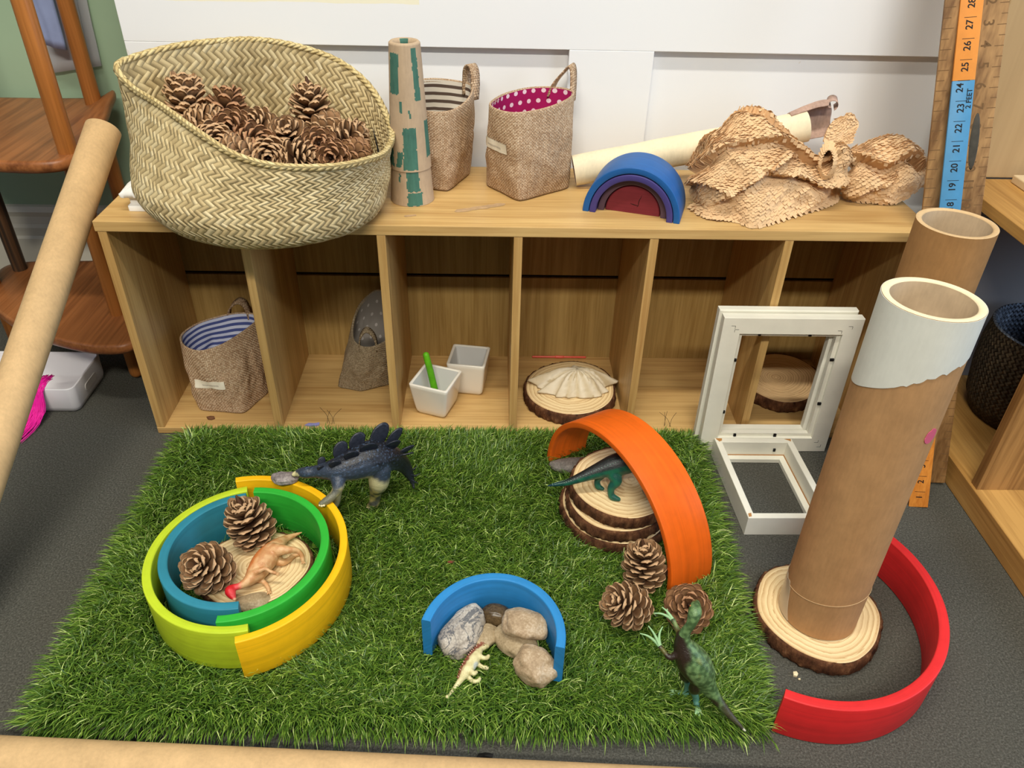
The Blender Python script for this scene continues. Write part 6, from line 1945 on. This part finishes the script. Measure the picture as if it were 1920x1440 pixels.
for k, s in enumerate((0.0, 0.36, 0.72)):
    a = lean * (0.55 + 0.75 * s)
    h = ln * s * np.cos(a * 0.75); r = ln * s * np.sin(a)
    p = xy + dirv * r[:, None]
    w = wd * (1 - 0.25 * s)
    tw = rng.normal(0, 0.25, NB)
    V[:, 2 * k, :2] = p - side * w[:, None]; V[:, 2 * k + 1, :2] = p + side * w[:, None]
    V[:, 2 * k, 2] = z0 + h - w * tw; V[:, 2 * k + 1, 2] = z0 + h + w * tw
a = lean * 1.3
p = xy + dirv * (ln * np.sin(np.minimum(a, 1.5)))[:, None]
V[:, 6, :2] = p; V[:, 6, 2] = z0 + ln * np.cos(a * 0.78) * 0.95
V[:, :, 2] = np.maximum(V[:, :, 2], 0.0012)
# keep blade tips out of the things standing on the mat
tip_bl = blocked(V[:, 6, :2])
V[:, :, 2] = np.where(tip_bl[:, None] > 0.5, np.minimum(V[:, :, 2], 0.0172), V[:, :, 2])
V[:, :, 1] = np.minimum(V[:, :, 1], -0.0008)
pal = np.array([lc(62, 90, 26), lc(82, 110, 34), lc(106, 132, 46), lc(134, 154, 66), lc(180, 190, 118), lc(48, 74, 24)])
ci = rng.choice(6, NB, p=[0.27, 0.29, 0.20, 0.11, 0.04, 0.09])
colv = pal[ci] * rng.uniform(0.85, 1.15, (NB, 1)) * np.array([1.06, 1.16, 1.10])
me = bpy.data.meshes.new('blades')
me.vertices.add(NB * 7)
me.vertices.foreach_set('co', (V - np.array([0.44, -0.26, 0])).astype(np.float32).ravel())
base_i = (np.arange(NB) * 7)[:, None]
loops = (base_i + np.array([0, 1, 3, 2, 2, 3, 5, 4, 4, 5, 6])[None]).ravel().astype(np.int32)
me.loops.add(len(loops)); me.loops.foreach_set('vertex_index', loops)
starts = ((np.arange(NB) * 11)[:, None] + np.array([0, 4, 8])[None]).ravel().astype(np.int32)
me.polygons.add(NB * 3)
me.polygons.foreach_set('loop_start', starts)
me.polygons.foreach_set('loop_total', np.tile([4, 4, 3], NB).astype(np.int32))
me.update(calc_edges=True)
ca = me.color_attributes.new('Col', 'FLOAT_COLOR', 'POINT')
cc4 = np.ones((NB, 7, 4), dtype=np.float32); cc4[:, :, :3] = colv[:, None, :]
ca.data.foreach_set('color', cc4.ravel())
me.materials.append(grass_mat)
bo = bpy.data.objects.new('blades', me); LINK(bo); bo.parent = gm; bo['kind'] = 'stuff'

# ------------------------------------------------------------------ small scraps
def scrap(name, c, pts, h, mat, label, cat, seed=0):
    rnd = random.Random(seed)
    top = [(c[0] + x, c[1] + y, c[2] + h * rnd.uniform(0.5, 1.2)) for x, y in pts]
    low = [(c[0] + x * 0.95, c[1] + y * 0.95, c[2]) for x, y in pts]
    cen = (c[0], c[1], c[2] + h * 1.3)
    n = len(pts)
    v = low + top + [cen]
    f = [tuple(reversed(range(n)))] + [(i, (i + 1) % n, n + (i + 1) % n, n + i) for i in range(n)] + [(n + i, n + (i + 1) % n, 2 * n) for i in range(n)]
    return tag(part(name, v, f, mat, base=c, smooth=False), label, cat)
scrap('petal_scrap', (0.2387, 0.0090, 0.0126), [(-.012, -.002), (-.004, -.0045), (.006, -.004), (.012, -.001), (.011, .005), (.003, .003), (-.006, .003)], 0.0022, lavender, 'lavender scrap lying at the front of the second cubby', 'scrap', 1)
scrap('dry_scrap', (0.0725, 0.0235, 0.0126), [(-.007, .001), (-.004, -.003), (.002, -.004), (.007, -.001), (.005, .003), (-.001, .004)], 0.003, brown_bit, 'brown dry scrap in front of the bag in the first cubby', 'scrap', 2)
scrap('dry_leaf', (0.4766, -0.2929, 0.0270), [(-.0045, .0), (-.002, -.002), (.002, -.002), (.005, .0005), (.002, .002), (-.002, .002)], 0.0012, plain('dry_red_leaf', rgb(120, 62, 44), 0.7), 'tiny reddish dry leaf on the grass above the sky blue arch', 'leaf', 3)
scrap('paper_scrap', (0.523, -0.5400, 0.0006), [(-.009, -.003), (-.006, .003), (.002, .004), (.010, .0025), (.009, -.0015), (.0, -.001)], 0.0022, black_bit, 'black scrap on the carpet at the front edge of the mat', 'scrap', 4)
scrap('crumb', (0.8875, -0.4420, 0.0006), [(-.003, -.002), (.001, -.003), (.003, .0), (.002, .003), (-.002, .003)], 0.003, cream_bit, 'larger cream crumb on the carpet inside the red arch', 'crumb', 5)
scrap('crumb', (0.8905, -0.4475, 0.0006), [(-.0014, -.001), (.001, -.0012), (.0014, .001), (-.001, .001)], 0.0014, cream_bit, 'smaller cream crumb beside the larger one inside the red arch', 'crumb', 6)
def wisps(name, c, n, L, seed, label):
    rnd = random.Random(seed)
    g = G()
    for i in range(n):
        a = rnd.uniform(-0.9, 0.9); l = L * rnd.uniform(0.6, 1.1)
        p0 = (c[0] + rnd.uniform(-.006, .006), c[1] + rnd.uniform(-.002, .002), c[2] + 0.0008)
        pts = spline([p0, (p0[0] + l * 0.3 * sin(a), p0[1] + 0.004, p0[2] + l * 0.45), (p0[0] + l * 0.75 * sin(a * 1.3), p0[1] + 0.008, p0[2] + l * 0.8)], 8)
        g.add(*tube_geo([tuple(p) for p in pts], 0.00028, 5))
    return tag(g.obj(name, black_bit, base=c), label, 'twig')
wisps('dry_twig', (0.268, 0.012, 0.0126), 4, 0.038, 3, 'dry thin twig at the front edge of the second cubby')
wisps('dry_twig', (0.816, 0.012, 0.0126), 4, 0.034, 9, 'fine dry stems at the front edge of the fifth cubby')
